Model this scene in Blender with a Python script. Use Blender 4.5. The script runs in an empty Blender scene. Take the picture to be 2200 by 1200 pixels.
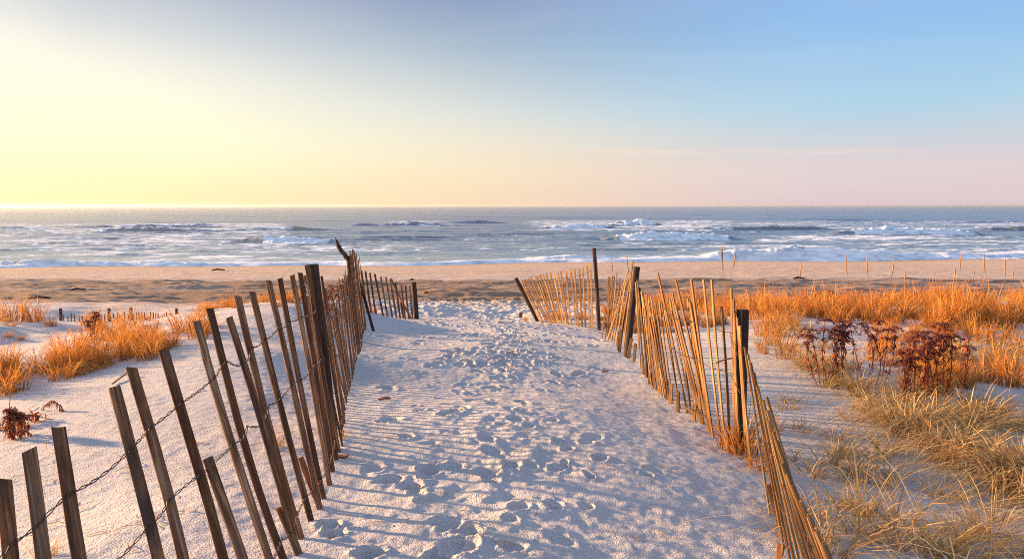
import bpy, math, random
import numpy as np
from mathutils import Vector, Matrix
R = math.radians
random.seed(7); rng = np.random.default_rng(11)
S = bpy.context.scene
col = S.collection

# ------------------------------------------------------------------ camera
EYE = 5.5; F = 1467.0; PITCH = math.atan(158.0/F)
cd = bpy.data.cameras.new('camera'); cam = bpy.data.objects.new('camera', cd); col.objects.link(cam)
cd.sensor_width = 36; cd.lens = 36*F/2200; cd.clip_end = 20000; cd.clip_start = 0.05
cam.location = (0, 0, EYE); cam.rotation_euler = (R(90)-PITCH, R(0), R(0))
S.camera = cam
S.render.resolution_x = 1024; S.render.resolution_y = 558
S.view_settings.view_transform = 'Standard'; S.view_settings.look = 'None'
S.view_settings.exposure = 1.75; S.view_settings.gamma = 1.0
S.cycles.use_denoising = False; S.cycles.sample_clamp_indirect = 4.0
S.cycles.pixel_filter_type = 'BLACKMAN_HARRIS'; S.cycles.filter_width = 1.0
S.cycles.max_bounces = 6; S.cycles.diffuse_bounces = 3; S.cycles.transparent_max_bounces = 4

SUN_AZ = -72.0; SUN_EL = 9.0      # azimuth from +Y, negative = left
SUND = Vector((math.sin(R(SUN_AZ))*math.cos(R(SUN_EL)), math.cos(R(SUN_AZ))*math.cos(R(SUN_EL)), math.sin(R(SUN_EL))))
sl = bpy.data.lights.new('sun', 'SUN'); sl.energy = 5.0; sl.angle = R(2.0); sl.color = (1.0, 0.60, 0.29)
so = bpy.data.objects.new('sun', sl); col.objects.link(so)
so.rotation_euler = SUND.to_track_quat('Z', 'Y').to_euler()

# ------------------------------------------------------------------ node helper
def srgb(r, g, b):
    f = lambda c: (c/255/12.92) if c/255 <= 0.04045 else ((c/255+0.055)/1.055)**2.4
    return (f(r), f(g), f(b), 1.0)
class NT:
    def __init__(s, nt): s.nt = nt; s.n = nt.nodes; s.l = nt.links
    def new(s, t, **kw):
        n = s.n.new(t)
        for k, v in kw.items(): setattr(n, k, v)
        return n
    def set(s, sock, v):
        if isinstance(v, bpy.types.NodeSocket): s.l.new(v, sock)
        else: sock.default_value = v
    def math(s, op, a, b=0.0, c=0.0, clamp=False):
        n = s.new('ShaderNodeMath', operation=op, use_clamp=clamp)
        s.set(n.inputs[0], a); s.set(n.inputs[1], b); s.set(n.inputs[2], c); return n.outputs[0]
    def mix(s, f, a, b, mode='MIX'):
        n = s.new('ShaderNodeMix', data_type='RGBA', blend_type=mode)
        s.set(n.inputs[0], f); s.set(n.inputs[6], a); s.set(n.inputs[7], b); return n.outputs[2]
    def ramp(s, f, stops, interp='LINEAR'):
        n = s.new('ShaderNodeValToRGB'); n.color_ramp.interpolation = interp
        e = n.color_ramp.elements
        while len(e) < len(stops): e.new(0.5)
        for i, (p, c) in enumerate(stops): e[i].position = p; e[i].color = c
        s.set(n.inputs[0], f); return n.outputs[0]
    def noise(s, vec, scale, detail=3, rough=0.5, dist=0.0):
        n = s.new('ShaderNodeTexNoise'); s.set(n.inputs['Scale'], scale); s.set(n.inputs['Detail'], detail)
        s.set(n.inputs['Roughness'], rough); s.set(n.inputs['Distortion'], dist)
        if vec is not None: s.l.new(vec, n.inputs['Vector'])
        return n.outputs[0]
    def mapping(s, vec, scale=(1, 1, 1), rot=(0, 0, 0), loc=(0, 0, 0)):
        n = s.new('ShaderNodeMapping'); n.inputs['Scale'].default_value = scale
        n.inputs['Rotation'].default_value = rot; n.inputs['Location'].default_value = loc
        s.l.new(vec, n.inputs['Vector']); return n.outputs[0]
    def maprange(s, v, a, b, c=0.0, d=1.0, smooth=False):
        n = s.new('ShaderNodeMapRange'); n.interpolation_type = 'SMOOTHSTEP' if smooth else 'LINEAR'
        s.set(n.inputs[0], v); s.set(n.inputs[1], a); s.set(n.inputs[2], b); s.set(n.inputs[3], c); s.set(n.inputs[4], d); return n.outputs[0]
    def bump(s, h, strength, dist, normal=None):
        n = s.new('ShaderNodeBump'); s.set(n.inputs['Strength'], strength); s.set(n.inputs['Distance'], dist)
        s.l.new(h, n.inputs['Height'])
        if normal is not None: s.l.new(normal, n.inputs['Normal'])
        return n.outputs[0]
def G(v): return (v, v, v, 1)

# ------------------------------------------------------------------ world: dusk/dawn sky
W = bpy.data.worlds.new('World'); S.world = W; W.use_nodes = True
w = NT(W.node_tree); w.n.clear()
tc = w.new('ShaderNodeTexCoord'); sep = w.new('ShaderNodeSeparateXYZ'); w.l.new(tc.outputs['Generated'], sep.inputs[0])
X, Y_, Z = sep.outputs
el = w.math('MULTIPLY', w.math('ARCSINE', Z), 180/math.pi)
az = w.math('MULTIPLY', w.math('ARCTAN2', X, Y_), 180/math.pi)
elc = w.math('MAXIMUM', el, 0.0)
t = w.math('POWER', w.math('DIVIDE', elc, 90.0), 0.5)
P_ = lambda d: (d/90)**0.5
right = w.ramp(t, [(0, srgb(226, 200, 208)), (P_(3), srgb(222, 206, 212)), (P_(5), srgb(198, 208, 220)), (P_(7.5), srgb(168, 208, 232)),
                   (P_(12), srgb(148, 194, 236)), (P_(17), srgb(132, 178, 234)), (P_(30), srgb(148, 180, 230)), (1, srgb(160, 184, 228))])
mid = w.ramp(t, [(0, srgb(246, 208, 186)), (P_(3), srgb(244, 214, 190)), (P_(5), srgb(232, 214, 204)), (P_(7.5), srgb(196, 206, 216)),
                 (P_(12), srgb(134, 168, 196)), (P_(17), srgb(118, 140, 186)), (P_(30), srgb(148, 180, 230)), (1, srgb(160, 184, 228))])
base = w.mix(w.maprange(az, -8, 26, 0, 1, True), mid, right)
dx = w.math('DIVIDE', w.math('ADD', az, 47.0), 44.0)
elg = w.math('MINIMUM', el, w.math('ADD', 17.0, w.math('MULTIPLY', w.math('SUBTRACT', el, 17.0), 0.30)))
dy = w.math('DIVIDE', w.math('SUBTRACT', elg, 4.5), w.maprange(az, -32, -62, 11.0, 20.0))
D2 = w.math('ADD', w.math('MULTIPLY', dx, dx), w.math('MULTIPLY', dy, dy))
behind = w.maprange(w.math('ABSOLUTE', az), 48, 95, 0, 1, True)
cool = w.ramp(t, [(0, srgb(206, 216, 236)), (P_(10), srgb(190, 210, 240)), (P_(30), srgb(168, 194, 236)), (1, srgb(160, 186, 230))])
base = w.mix(behind, base, cool)
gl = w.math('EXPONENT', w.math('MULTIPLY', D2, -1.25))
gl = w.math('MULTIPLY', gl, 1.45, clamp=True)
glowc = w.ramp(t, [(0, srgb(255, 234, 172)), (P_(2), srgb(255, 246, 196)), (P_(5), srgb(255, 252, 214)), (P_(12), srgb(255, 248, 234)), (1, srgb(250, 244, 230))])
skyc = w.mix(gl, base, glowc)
# thin cirrus streaks
elp = w.math('MULTIPLY', w.math('DIVIDE', Z, w.math('MAXIMUM', Y_, 0.05)), 57.3)
mp = w.new('ShaderNodeCombineXYZ'); w.set(mp.inputs[0], w.math('MULTIPLY', az, 0.09)); w.set(mp.inputs[1], w.math('MULTIPLY', elp, 2.6))
cn = w.noise(mp.outputs[0], 1.0, 6, 0.62, 0.4)
band = w.math('MULTIPLY', w.maprange(elp, 4.0, 4.4, 0, 1, True), w.maprange(elp, 4.95, 4.5, 0, 1, True))
band = w.math('MULTIPLY', band, w.math('MULTIPLY', w.maprange(az, -3, 6, 0, 1, True), w.maprange(az, 36, 26, 0, 1, True)))
cf = w.math('MULTIPLY', w.math('MULTIPLY', w.maprange(cn, 0.44, 0.64, 0, 1, True), band), 0.42)
skyc = w.mix(cf, skyc, srgb(255, 222, 205))
# faint high veil
vn = w.noise(w.mapping(tc.outputs['Generated'], (1.2, 1.2, 9)), 1.6, 5, 0.55, 0.6)
skyc = w.mix(w.maprange(vn, 0.4, 0.75, 0, 0.10), skyc, srgb(250, 240, 225))
# below the horizon: dim sand/sea tone
skyc = w.mix(w.maprange(el, -0.3, -1.5, 0, 1), skyc, srgb(120, 115, 125))
nish = w.new('ShaderNodeTexSky'); nish.sky_type = 'NISHITA'; nish.sun_disc = False
nish.sun_elevation = R(SUN_EL); nish.sun_rotation = R(SUN_AZ)
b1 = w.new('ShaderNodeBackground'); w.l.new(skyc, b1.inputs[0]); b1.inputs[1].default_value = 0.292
b2 = w.new('ShaderNodeBackground'); w.l.new(nish.outputs[0], b2.inputs[0]); b2.inputs[1].default_value = 0.003
ad = w.new('ShaderNodeAddShader'); w.l.new(b1.outputs[0], ad.inputs[0]); w.l.new(b2.outputs[0], ad.inputs[1])
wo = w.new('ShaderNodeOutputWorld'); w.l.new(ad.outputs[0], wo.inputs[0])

# ------------------------------------------------------------------ numpy helpers
def ray(px, py):
    u = (px-1100)/F; v = (600-py)/F; c, s = math.cos(PITCH), math.sin(PITCH)
    dy = c+v*s; return u/dy, (-s+v*c)/dy          # x per Y, z per Y
def at(px, py, Y):
    a, b = ray(px, py); return np.array([a*Y, Y, EYE+b*Y])
def proj(p):
    x, y, z = p[0], p[1], p[2]-EYE; c, s = math.cos(PITCH), math.sin(PITCH)
    d = y*c-z*s; up = y*s+z*c; return 1100+F*x/d, 600-F*up/d
def hsh(ix, iy, seed):
    h = (ix.astype(np.int64)*374761393+iy.astype(np.int64)*668265263+seed*1442695041) & 0xffffffff
    h = ((h ^ (h >> 13))*1274126177) & 0xffffffff
    return ((h ^ (h >> 16)) & 0xffffff)/float(0xffffff)
def vn2(x, y, seed=0):
    ix = np.floor(x); iy = np.floor(y); fx = x-ix; fy = y-iy
    fx = fx*fx*fx*(fx*(fx*6-15)+10); fy = fy*fy*fy*(fy*(fy*6-15)+10)
    a = hsh(ix, iy, seed); b = hsh(ix+1, iy, seed); c = hsh(ix, iy+1, seed); d = hsh(ix+1, iy+1, seed)
    return (a+(b-a)*fx)*(1-fy)+(c+(d-c)*fx)*fy
def fbm(x, y, oct=4, seed=0, gain=0.5):
    r = 0; a = 1; t = 0
    for o in range(oct):
        r = r+a*vn2(x*2**o+o*17.3, y*2**o+o*9.1, seed+o); t += a; a *= gain
    return r/t*2-1
def sst(a, b, x):
    t = np.clip((x-a)/(b-a), 0, 1); return t*t*(3-2*t)

# ------------------------------------------------------------------ terrain: heights from control points
CP = [ # px, py, distance
 (634,1189,2.75),(666,1120,3.1),(700,1062,3.55),(735,960,4.3),(741,870,5.7),(758,805,7.2),(775,755,9.0),(787,700,12.6),
 (1100,1190,2.8),(1000,1000,4.1),(1250,1000,4.15),(1050,870,5.7),(1220,870,5.85),(1000,755,9),(1200,755,9.4),(1000,712,12),(1200,720,12),
 (1000,690,14),(1000,680,16),(1000,662,21),(1000,650,27),(850,684,15),(893,684,15.2),(1150,690,15.3),(1284,705,13.5),
 (1300,725,12.2),(1350,768,9.6),(1400,830,7.7),(1480,885,6.3),(1560,945,5.25),(1620,1010,4.4),(1665,1110,3.65),(1683,1180,3.2),(1400,1190,3.0),
 (400,1100,3.12),(150,1100,3.26),(300,950,4.28),(100,950,4.40),(500,850,5.5),(300,830,5.86),(0,880,5.35),(200,790,6.95),(600,750,7.6),(430,715,9.1),
 (560,670,11.2),(650,695,10.2),(610,650,12.5),(740,655,13),(830,655,17),
 (100,745,10.2),(0,765,9.3),(200,702,14),(0,692,13),(340,700,14),(300,697,20),(100,662,22),(50,640,30),(520,655,18),(620,648,22),
 (1700,900,6.0),(1800,850,7.0),(1900,1100,4.0),(2200,1190,3.4),(2100,950,5.3),(2000,850,6.9),(1640,780,8.6),(1700,740,10.4),(2150,780,9),(1800,712,11.8),
 (2100,690,14),(1700,672,16),(2150,655,18),(1480,690,14.5),(1400,690,15),(1560,800,8.2),(1500,780,9.0),(1320,690,15.4),
 (1950,760,9.2),(1900,900,6.0),
]
WP = [(-15,5,1.9),(-18,12,2.3),(15,5,2.0),(20,14,2.4),(-25,20,3.3),(25,20,2.8),(0,-4,1.45),(-7,-3,1.4),(7,-3,1.55),(30,27,3.9),(-30,27,3.9),(9,27,3.9),(16,27,3.9),(-12,27,3.9),
      (0,0,1.45),(-1.2,1.2,1.42),(1.4,1.2,1.55),(0,30,4.2),(-30,31,4.25),(30,31,4.25),(12,31,4.25),(-12,31,4.25)]
pts = []
for px, py, Y in CP:
    p = at(px, py, Y); pts.append((p[0], p[1], p[2]))
for x, y, h in WP: pts.append((x, y, EYE-h))
pts = np.array(pts); PX, PZ = pts[:, :2], pts[:, 2]
def tk(r2): return 0.5*r2*np.log(r2+1e-9)
K = tk(((PX[:, None]-PX[None])**2).sum(-1))
n = len(PX); A = np.zeros((n+3, n+3)); A[:n, :n] = K+np.eye(n)*0.04; Pm = np.c_[np.ones(n), PX]; A[:n, n:] = Pm; A[n:, :n] = Pm.T
TW = np.linalg.solve(A, np.r_[PZ, 0, 0, 0])
def shoreY(x): return 65.5+0.115*x+0.9*np.sin(x*0.13)+0.5*np.sin(x*0.31+1)
BY = np.array([26, 30, 33, 37, 41, 48, 56, 66, 80, 120.]); BZ = np.array([1.75, 1.30, 1.15, 1.12, 1.08, 0.98, 0.62, 0.0, -1.0, -3.])
def T0(x, y):
    x = np.asarray(x, float); y = np.asarray(y, float); sh = x.shape; x = x.ravel(); y = y.ravel(); z = np.empty_like(x)
    for i in range(0, len(x), 60000):
        a = x[i:i+60000]; b = y[i:i+60000]
        r2 = (a[:, None]-PX[None, :, 0])**2+(b[:, None]-PX[None, :, 1])**2
        z[i:i+60000] = tk(r2)@TW[:n]+TW[n]+TW[n+1]*a+TW[n+2]*b
    ye = y-sst(30, 60, y)*(shoreY(x)-66)
    zb = np.interp(ye, BY, BZ); m = sst(25, 30, y); z = z*(1-m)+zb*m
    z += 0.05*fbm(x*0.45, y*0.45, 3, 5)*sst(2, 8, np.hypot(x*1.3, y)*1.0)*(1-sst(24, 34, y))
    # small hummocks away from the path on both sides
    off = sst(3.0, 6.0, np.abs(x+0.3))*sst(5, 8, y)*(1-sst(24, 30, y))
    z += off*0.13*fbm(x*0.5+30, y*0.42+7, 4, 21)
    return z.reshape(sh)
_ys = np.r_[np.arange(1.0, 12, 0.05), np.arange(12, 60, 0.15)]
def hit(px, py):
    a, b = ray(px, py); z = T0(a*_ys, _ys); d = EYE+b*_ys-z; k = np.argmax(d < 0)
    if k == 0: k = len(_ys)-1
    f = d[k-1]/(d[k-1]-d[k]+1e-9); Y = _ys[k-1]+(_ys[k]-_ys[k-1])*f
    return np.array([a*Y, Y, EYE+b*Y])

# footprints: pixel position, length, width, depth
FP = []
for cx, cy, L, Wd, dd in [(500,175,.34,.2,.05),(600,180,.4,.2,.05),(395,245,.25,.13,.03),(440,400,.1,.06,.015),(190,355,.3,.18,.04),(500,475,.30,.17,.05),
 (620,415,.3,.15,.045),(860,420,.28,.13,.035),(200,510,.26,.16,.04),(285,590,.14,.11,.035),(830,510,.26,.13,.04),(1005,510,.18,.12,.035),(890,540,.14,.1,.03),
 (680,605,.22,.12,.045),(720,670,.30,.13,.03),(1040,610,.13,.1,.035),(1085,650,.13,.1,.035),(1245,700,.15,.12,.045),(1200,600,.34,.14,.02),(120,750,.2,.15,.035),
 (190,810,.2,.14,.04),(320,850,.30,.14,.05),(390,770,.28,.13,.05),(520,740,.2,.14,.035),(690,790,.32,.15,.05),(810,742,.24,.13,.035),(900,740,.15,.11,.03),
 (1030,745,.16,.12,.035),(840,940,.14,.12,.04),(800,1000,.12,.1,.03),(1010,935,.16,.12,.035),(480,1030,.24,.16,.045),(600,1060,.2,.16,.045),(520,1150,.32,.16,.055),
 (810,1130,.15,.13,.045),(1040,1090,.22,.13,.02),(950,365,.2,.12,.03),(1010,375,.14,.1,.03),(700,350,.3,.14,.04),(780,350,.2,.12,.04),(650,270,.3,.14,.05),
 (880,250,.24,.12,.035),(820,195,.24,.12,.035),(620,240,.26,.15,.05),(1140,280,.34,.16,.05),(100,1170,.15,.13,.05),(760,295,.2,.12,.03),(330,270,.16,.12,.025),
 (270,205,.2,.12,.03),(920,200,.24,.12,.035),(965,178,.3,.13,.03),(330,440,.12,.08,.02),(560,450,.2,.14,.04),(100,980,.05,.05,.01),(1110,340,.3,.15,.02),
 (-100,1030,.13,.11,.045),(-70,1075,.14,.12,.06)]:
    p = hit(750+cx/2.308, 680+cy/2.308); FP.append((p[0], p[1], L*.85, Wd*.85, dd*.62, rng.uniform(-.7, .7)))
for i in range(150):      # trampled ground nearer the crest
    y = rng.uniform(8.0, 17); x = rng.normal(-0.25+0.02*(y-8), 0.62+0.02*(y-8)); FP.append((x, y, rng.uniform(.14, .3), rng.uniform(.1, .16), rng.uniform(.02, .05), rng.uniform(-1, 1)))
for i in range(16):
    y = rng.uniform(10, 15); x = rng.uniform(-2.2, -0.8); FP.append((x, y, .28, .13, rng.uniform(.015, .035), rng.uniform(-.5, .5)))
for i in range(34):      # walkers' trail up the middle
    y = rng.uniform(5.5, 13); x = rng.normal(-0.05, 0.38); FP.append((x, y, rng.uniform(.24, .32), rng.uniform(.09, .12), rng.uniform(.008, .02), rng.uniform(-.4, .4)))
for i in range(30):
    y = rng.uniform(3.0, 9.0); x = rng.normal(0.05, 0.5); FP.append((x, y, rng.uniform(.06, .16), rng.uniform(.05, .1), rng.uniform(.008, .022), rng.uniform(-1.5, 1.5)))

# ------------------------------------------------------------------ mesh helpers
def mesh_np(name, V, F4, mats, smooth=True, tris=None):
    me = bpy.data.meshes.new(name); V = np.asarray(V, np.float32)
    F4 = np.asarray(F4, np.int32).reshape(-1, 4); nt = 0 if tris is None else len(tris)
    me.vertices.add(len(V)); me.vertices.foreach_set('co', V.ravel())
    loops = F4.ravel(); starts = np.arange(len(F4))*4
    if nt: tris = np.asarray(tris, np.int32).reshape(-1, 3); starts = np.r_[starts, len(loops)+np.arange(nt)*3]; loops = np.r_[loops, tris.ravel()]
    me.loops.add(len(loops)); me.loops.foreach_set('vertex_index', loops.astype(np.int32))
    me.polygons.add(len(starts)); me.polygons.foreach_set('loop_start', starts.astype(np.int32))
    me.update(calc_edges=True); me.validate()
    me.polygons.foreach_set('use_smooth', np.full(len(me.polygons), smooth))
    for m in (mats if isinstance(mats, list) else [mats]): me.materials.append(m)
    return me
def link(name, me, parent=None, loc=None):
    o = bpy.data.objects.new(name, me); col.objects.link(o)
    if parent is not None: o.parent = parent
    if loc is not None: o.location = loc
    return o
def empty(name, loc):
    o = bpy.data.objects.new(name, None); col.objects.link(o); o.location = loc; o.empty_display_size = .1; return o
def tag(o, label=None, cat=None, group=None, kind=None):
    if label and not 4 <= len(label.split()) <= 16: print('LABEL', len(label.split()), label)
    if label: o['label'] = label
    if cat: o['category'] = cat
    if group: o['group'] = group
    if kind: o['kind'] = kind
    return o
def attr(me, name, a):
    t = me.attributes.new(name, 'FLOAT', 'POINT'); t.data.foreach_set('value', np.asarray(a, np.float32).ravel())
def grid_faces(nr, nc):
    i = np.arange(nr*nc).reshape(nr, nc); return np.stack([i[:-1, :-1], i[:-1, 1:], i[1:, 1:], i[1:, :-1]], -1).reshape(-1, 4)

# ------------------------------------------------------------------ materials
def mat(name):
    m = bpy.data.materials.new(name); m.use_nodes = True; t = NT(m.node_tree); t.n.clear()
    out = t.new('ShaderNodeOutputMaterial'); b = t.new('ShaderNodeBsdfPrincipled'); t.l.new(b.outputs[0], out.inputs[0]); return m, t, b, out
def sand_mat():
    m, t, b, o = mat('sand'); g = t.new('ShaderNodeNewGeometry').outputs['Position']
    n1 = t.noise(g, 0.9, 4, 0.6); n2 = t.noise(g, 105, 2, 0.6); n3 = t.noise(g, 34, 3, 0.55)
    c = t.ramp(n1, [(0.3, (0.62, 0.59, 0.575, 1)), (0.7, (0.72, 0.69, 0.67, 1))])
    c = t.mix(t.maprange(n2, 0.36, 0.58, 0, 0.42), c, (0.30, 0.26, 0.26, 1))
    c = t.mix(t.maprange(n2, 0.55, 0.7, 0, 0.4), c, (0.82, 0.77, 0.70, 1))
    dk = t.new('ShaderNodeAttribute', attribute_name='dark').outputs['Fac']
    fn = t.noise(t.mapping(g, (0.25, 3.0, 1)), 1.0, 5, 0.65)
    c = t.mix(t.math('MULTIPLY', dk, t.maprange(fn, 0.3, 0.5, 0.75, 1.0)), c, (0.085, 0.052, 0.046, 1))  # dark sand streaks and rut shade mixed into the base colour
    wt = t.new('ShaderNodeAttribute', attribute_name='wet').outputs['Fac']
    c = t.mix(t.math('MULTIPLY', wt, 1.15, clamp=True), c, (0.46, 0.31, 0.20, 1))
    t.l.new(c, b.inputs['Base Color']); sh_ = t.new('ShaderNodeAttribute', attribute_name='shine').outputs['Fac']; t.l.new(t.maprange(sh_, 0, 1, .9, .3), b.inputs['Roughness']); t.l.new(t.maprange(sh_, 0, 1, .25, .6), b.inputs['Specular IOR Level'])
    nn = t.bump(n3, 0.7, 0.022); nn = t.bump(n2, 1.0, 0.018, nn)
    lum = t.noise(t.mapping(g, (0.6, 1.6, 1)), 5.0, 4, 0.6); nn = t.bump(lum, 0.35, 0.05, nn)
    t.l.new(nn, b.inputs['Normal']); return m
def water_mat():
    m, t, b, o = mat('sea_water'); g = t.new('ShaderNodeNewGeometry').outputs['Position']
    sp = t.new('ShaderNodeSeparateXYZ'); t.l.new(g, sp.inputs[0])
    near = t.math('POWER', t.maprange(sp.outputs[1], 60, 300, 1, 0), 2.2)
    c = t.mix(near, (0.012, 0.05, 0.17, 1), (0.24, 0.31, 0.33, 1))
    tq = t.new('ShaderNodeAttribute', attribute_name='thin').outputs['Fac']
    c = t.mix(tq, c, (0.30, 0.27, 0.15, 1))  # light passing through the wave faces, put into the water colour
    fo = t.new('ShaderNodeAttribute', attribute_name='foam').outputs['Fac']
    fn = t.noise(t.mapping(g, (0.26, 0.50, 0.7)), 1.5, 7, 0.68, 0.6)
    fn2 = t.noise(t.mapping(g, (0.06, 0.12, .3)), 1.0, 5, 0.6, 0.8)
    thr = t.math('SUBTRACT', t.math('ADD', fo, t.math('MULTIPLY', t.math('SUBTRACT', t.math('ADD', t.math('MULTIPLY', fn, .6), t.math('MULTIPLY', fn2, .4)), 0.5), 2.6)), 0.5)
    ff = t.maprange(thr, -0.02, 0.22, 0, 1, True)
    dist = t.math('DIVIDE', 45.0, sp.outputs[1], clamp=True)
    w1 = t.noise(t.mapping(g, (0.35, 0.9, 1), (0, 0, 0.12)), 1.0, 8, 0.62, 0.3)
    w2 = t.noise(t.mapping(g, (0.05, 0.16, 1), (0, 0, -0.1)), 1.0, 5, 0.55, 0.3)
    nn = t.bump(w1, 0.6, 0.30)
    t.l.new(nn, b.inputs['Normal'])
    t.l.new(c, b.inputs['Base Color']); b.inputs['Roughness'].default_value = 0.22; b.inputs['IOR'].default_value = 1.33
    fb = t.new('ShaderNodeBsdfDiffuse'); fn3 = t.noise(t.mapping(g, (0.5, 1.3, 1.6)), 1.0, 7, 0.72, 0.5); t.l.new(t.mix(t.maprange(fn3, 0.44, 0.60, 0, 0.85), (0.97, 0.97, 0.97, 1), (0.46, 0.57, 0.64, 1)), fb.inputs[0])
    t.l.new(t.bump(fn, 0.8, 0.35), fb.inputs['Normal'])
    mx = t.new('ShaderNodeMixShader'); t.l.new(ff, mx.inputs[0]); t.l.new(b.outputs[0], mx.inputs[1]); t.l.new(fb.outputs[0], mx.inputs[2])
    t.l.new(mx.outputs[0], o.inputs[0]); return m
def wood_mat(name, c0, c1, c2, dark=(0.035, 0.022, 0.016, 1), scale=1.0, grey=0.2):
    m, t, b, o = mat(name); oc = t.new('ShaderNodeTexCoord').outputs['Object']; oi = t.new('ShaderNodeObjectInfo')
    cmb = t.new('ShaderNodeCombineXYZ'); t.set(cmb.inputs[0], t.math('MULTIPLY', oi.outputs['Random'], 37.0)); t.set(cmb.inputs[2], t.math('MULTIPLY', oi.outputs['Random'], 91.0))
    va = t.new('ShaderNodeVectorMath', operation='ADD'); t.l.new(oc, va.inputs[0]); t.l.new(cmb.outputs[0], va.inputs[1]); v = va.outputs[0]
    g1 = t.noise(t.mapping(v, (90*scale, 90*scale, 3.5)), 1.0, 5, 0.65, 0.8)
    g2 = t.noise(t.mapping(v, (14, 14, 2.2)), 1.0, 4, 0.6, 0.4)
    c = t.ramp(g1, [(0.36, c0), (0.52, c1), (0.64, c2)])
    c = t.mix(t.maprange(g2, 0.50, 0.64, 0, 0.85), c, dark)
    gw = t.noise(t.mapping(v, (5, 5, 1.4)), 1.0, 3, 0.5)
    c = t.mix(t.maprange(gw, 0.48, 0.68, 0, grey), c, (0.30, 0.26, 0.235, 1))
    c = t.mix(t.maprange(oi.outputs['Random'], 0, 1, 0.0, 0.8), c, (c0[0]*.8, c0[1]*.75, c0[2]*.7, 1))
    t.l.new(c, b.inputs['Base Color']); b.inputs['Roughness'].default_value = 0.85; b.inputs['Specular IOR Level'].default_value = 0.2
    t.l.new(t.bump(g1, 0.6, 0.004, t.bump(g2, .4, .006)), b.inputs['Normal']); return m
def grass_mat(name, cols, trans=0.35):
    m, t, b, o = mat(name); ge = t.new('ShaderNodeNewGeometry')
    c = t.ramp(ge.outputs['Random Per Island'], [(i/(len(cols)-1), k) for i, k in enumerate(cols)])
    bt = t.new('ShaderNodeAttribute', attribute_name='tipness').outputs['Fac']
    c = t.mix(t.maprange(bt, 0.0, 0.45, 0.55, 0), c, (0.13, 0.065, 0.025, 1))  # blade feet coloured darker, standing in for shade inside the clump
    d = t.new('ShaderNodeBsdfDiffuse'); tr = t.new('ShaderNodeBsdfTranslucent'); t.l.new(c, d.inputs[0]); t.l.new(c, tr.inputs[0])
    mx = t.new('ShaderNodeMixShader'); mx.inputs[0].default_value = trans; t.l.new(d.outputs[0], mx.inputs[1]); t.l.new(tr.outputs[0], mx.inputs[2])
    t.l.new(mx.outputs[0], o.inputs[0]); return m
def plain(name, c, rough=0.8, metal=0.0, var=0.5):
    m, t, b, o = mat(name); oc = t.new('ShaderNodeTexCoord').outputs['Object']
    nz = t.noise(oc, 60, 4, 0.6); cc = t.mix(t.maprange(nz, .35, .65, 0, var), (*c, 1), (c[0]*.35, c[1]*.35, c[2]*.35, 1))
    t.l.new(cc, b.inputs['Base Color']); b.inputs['Roughness'].default_value = rough; b.inputs['Metallic'].default_value = metal
    t.l.new(t.bump(nz, .5, .004), b.inputs['Normal']); return m
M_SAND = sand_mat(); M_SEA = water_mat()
M_SLAT = wood_mat('weathered_slat_wood', (0.085, 0.033, 0.015, 1), (0.27, 0.125, 0.055, 1), (0.52, 0.31, 0.16, 1))
M_SLAT2 = wood_mat('sun_bleached_slat_wood', (0.13, 0.055, 0.02, 1), (0.32, 0.18, 0.065, 1), (0.50, 0.34, 0.15, 1), dark=(0.11, 0.045, 0.02, 1), grey=.15)
M_POST = wood_mat('dark_post_wood', (0.05, 0.028, 0.02, 1), (0.085, 0.05, 0.036, 1), (0.16, 0.10, 0.07, 1), dark=(0.012, .008, .006, 1), scale=.6, grey=.1)
M_WIRE = plain('rusty_wire', (0.10, 0.06, 0.045), 0.7, 0.4)
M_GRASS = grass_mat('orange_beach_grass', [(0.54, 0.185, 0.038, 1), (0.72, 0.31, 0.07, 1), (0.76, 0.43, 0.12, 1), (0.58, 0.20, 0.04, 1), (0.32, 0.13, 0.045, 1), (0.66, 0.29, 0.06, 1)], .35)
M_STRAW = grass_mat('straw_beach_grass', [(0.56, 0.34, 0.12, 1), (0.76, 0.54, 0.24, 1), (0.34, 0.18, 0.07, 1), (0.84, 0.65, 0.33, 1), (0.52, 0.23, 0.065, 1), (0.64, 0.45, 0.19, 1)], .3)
M_HEAD = plain('dry_seed_head', (0.20, 0.04, 0.025), .9)
M_STEM = plain('dry_plant_stem', (0.26, 0.085, 0.04), .9)
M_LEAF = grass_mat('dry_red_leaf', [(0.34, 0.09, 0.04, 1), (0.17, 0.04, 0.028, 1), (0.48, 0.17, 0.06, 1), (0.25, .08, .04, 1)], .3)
M_HUSK = plain('dry_husk', (0.40, 0.19, 0.07), .9)
M_PAINT = plain('white_paint', (0.85, 0.85, 0.85), .6, 0, .1)

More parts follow.
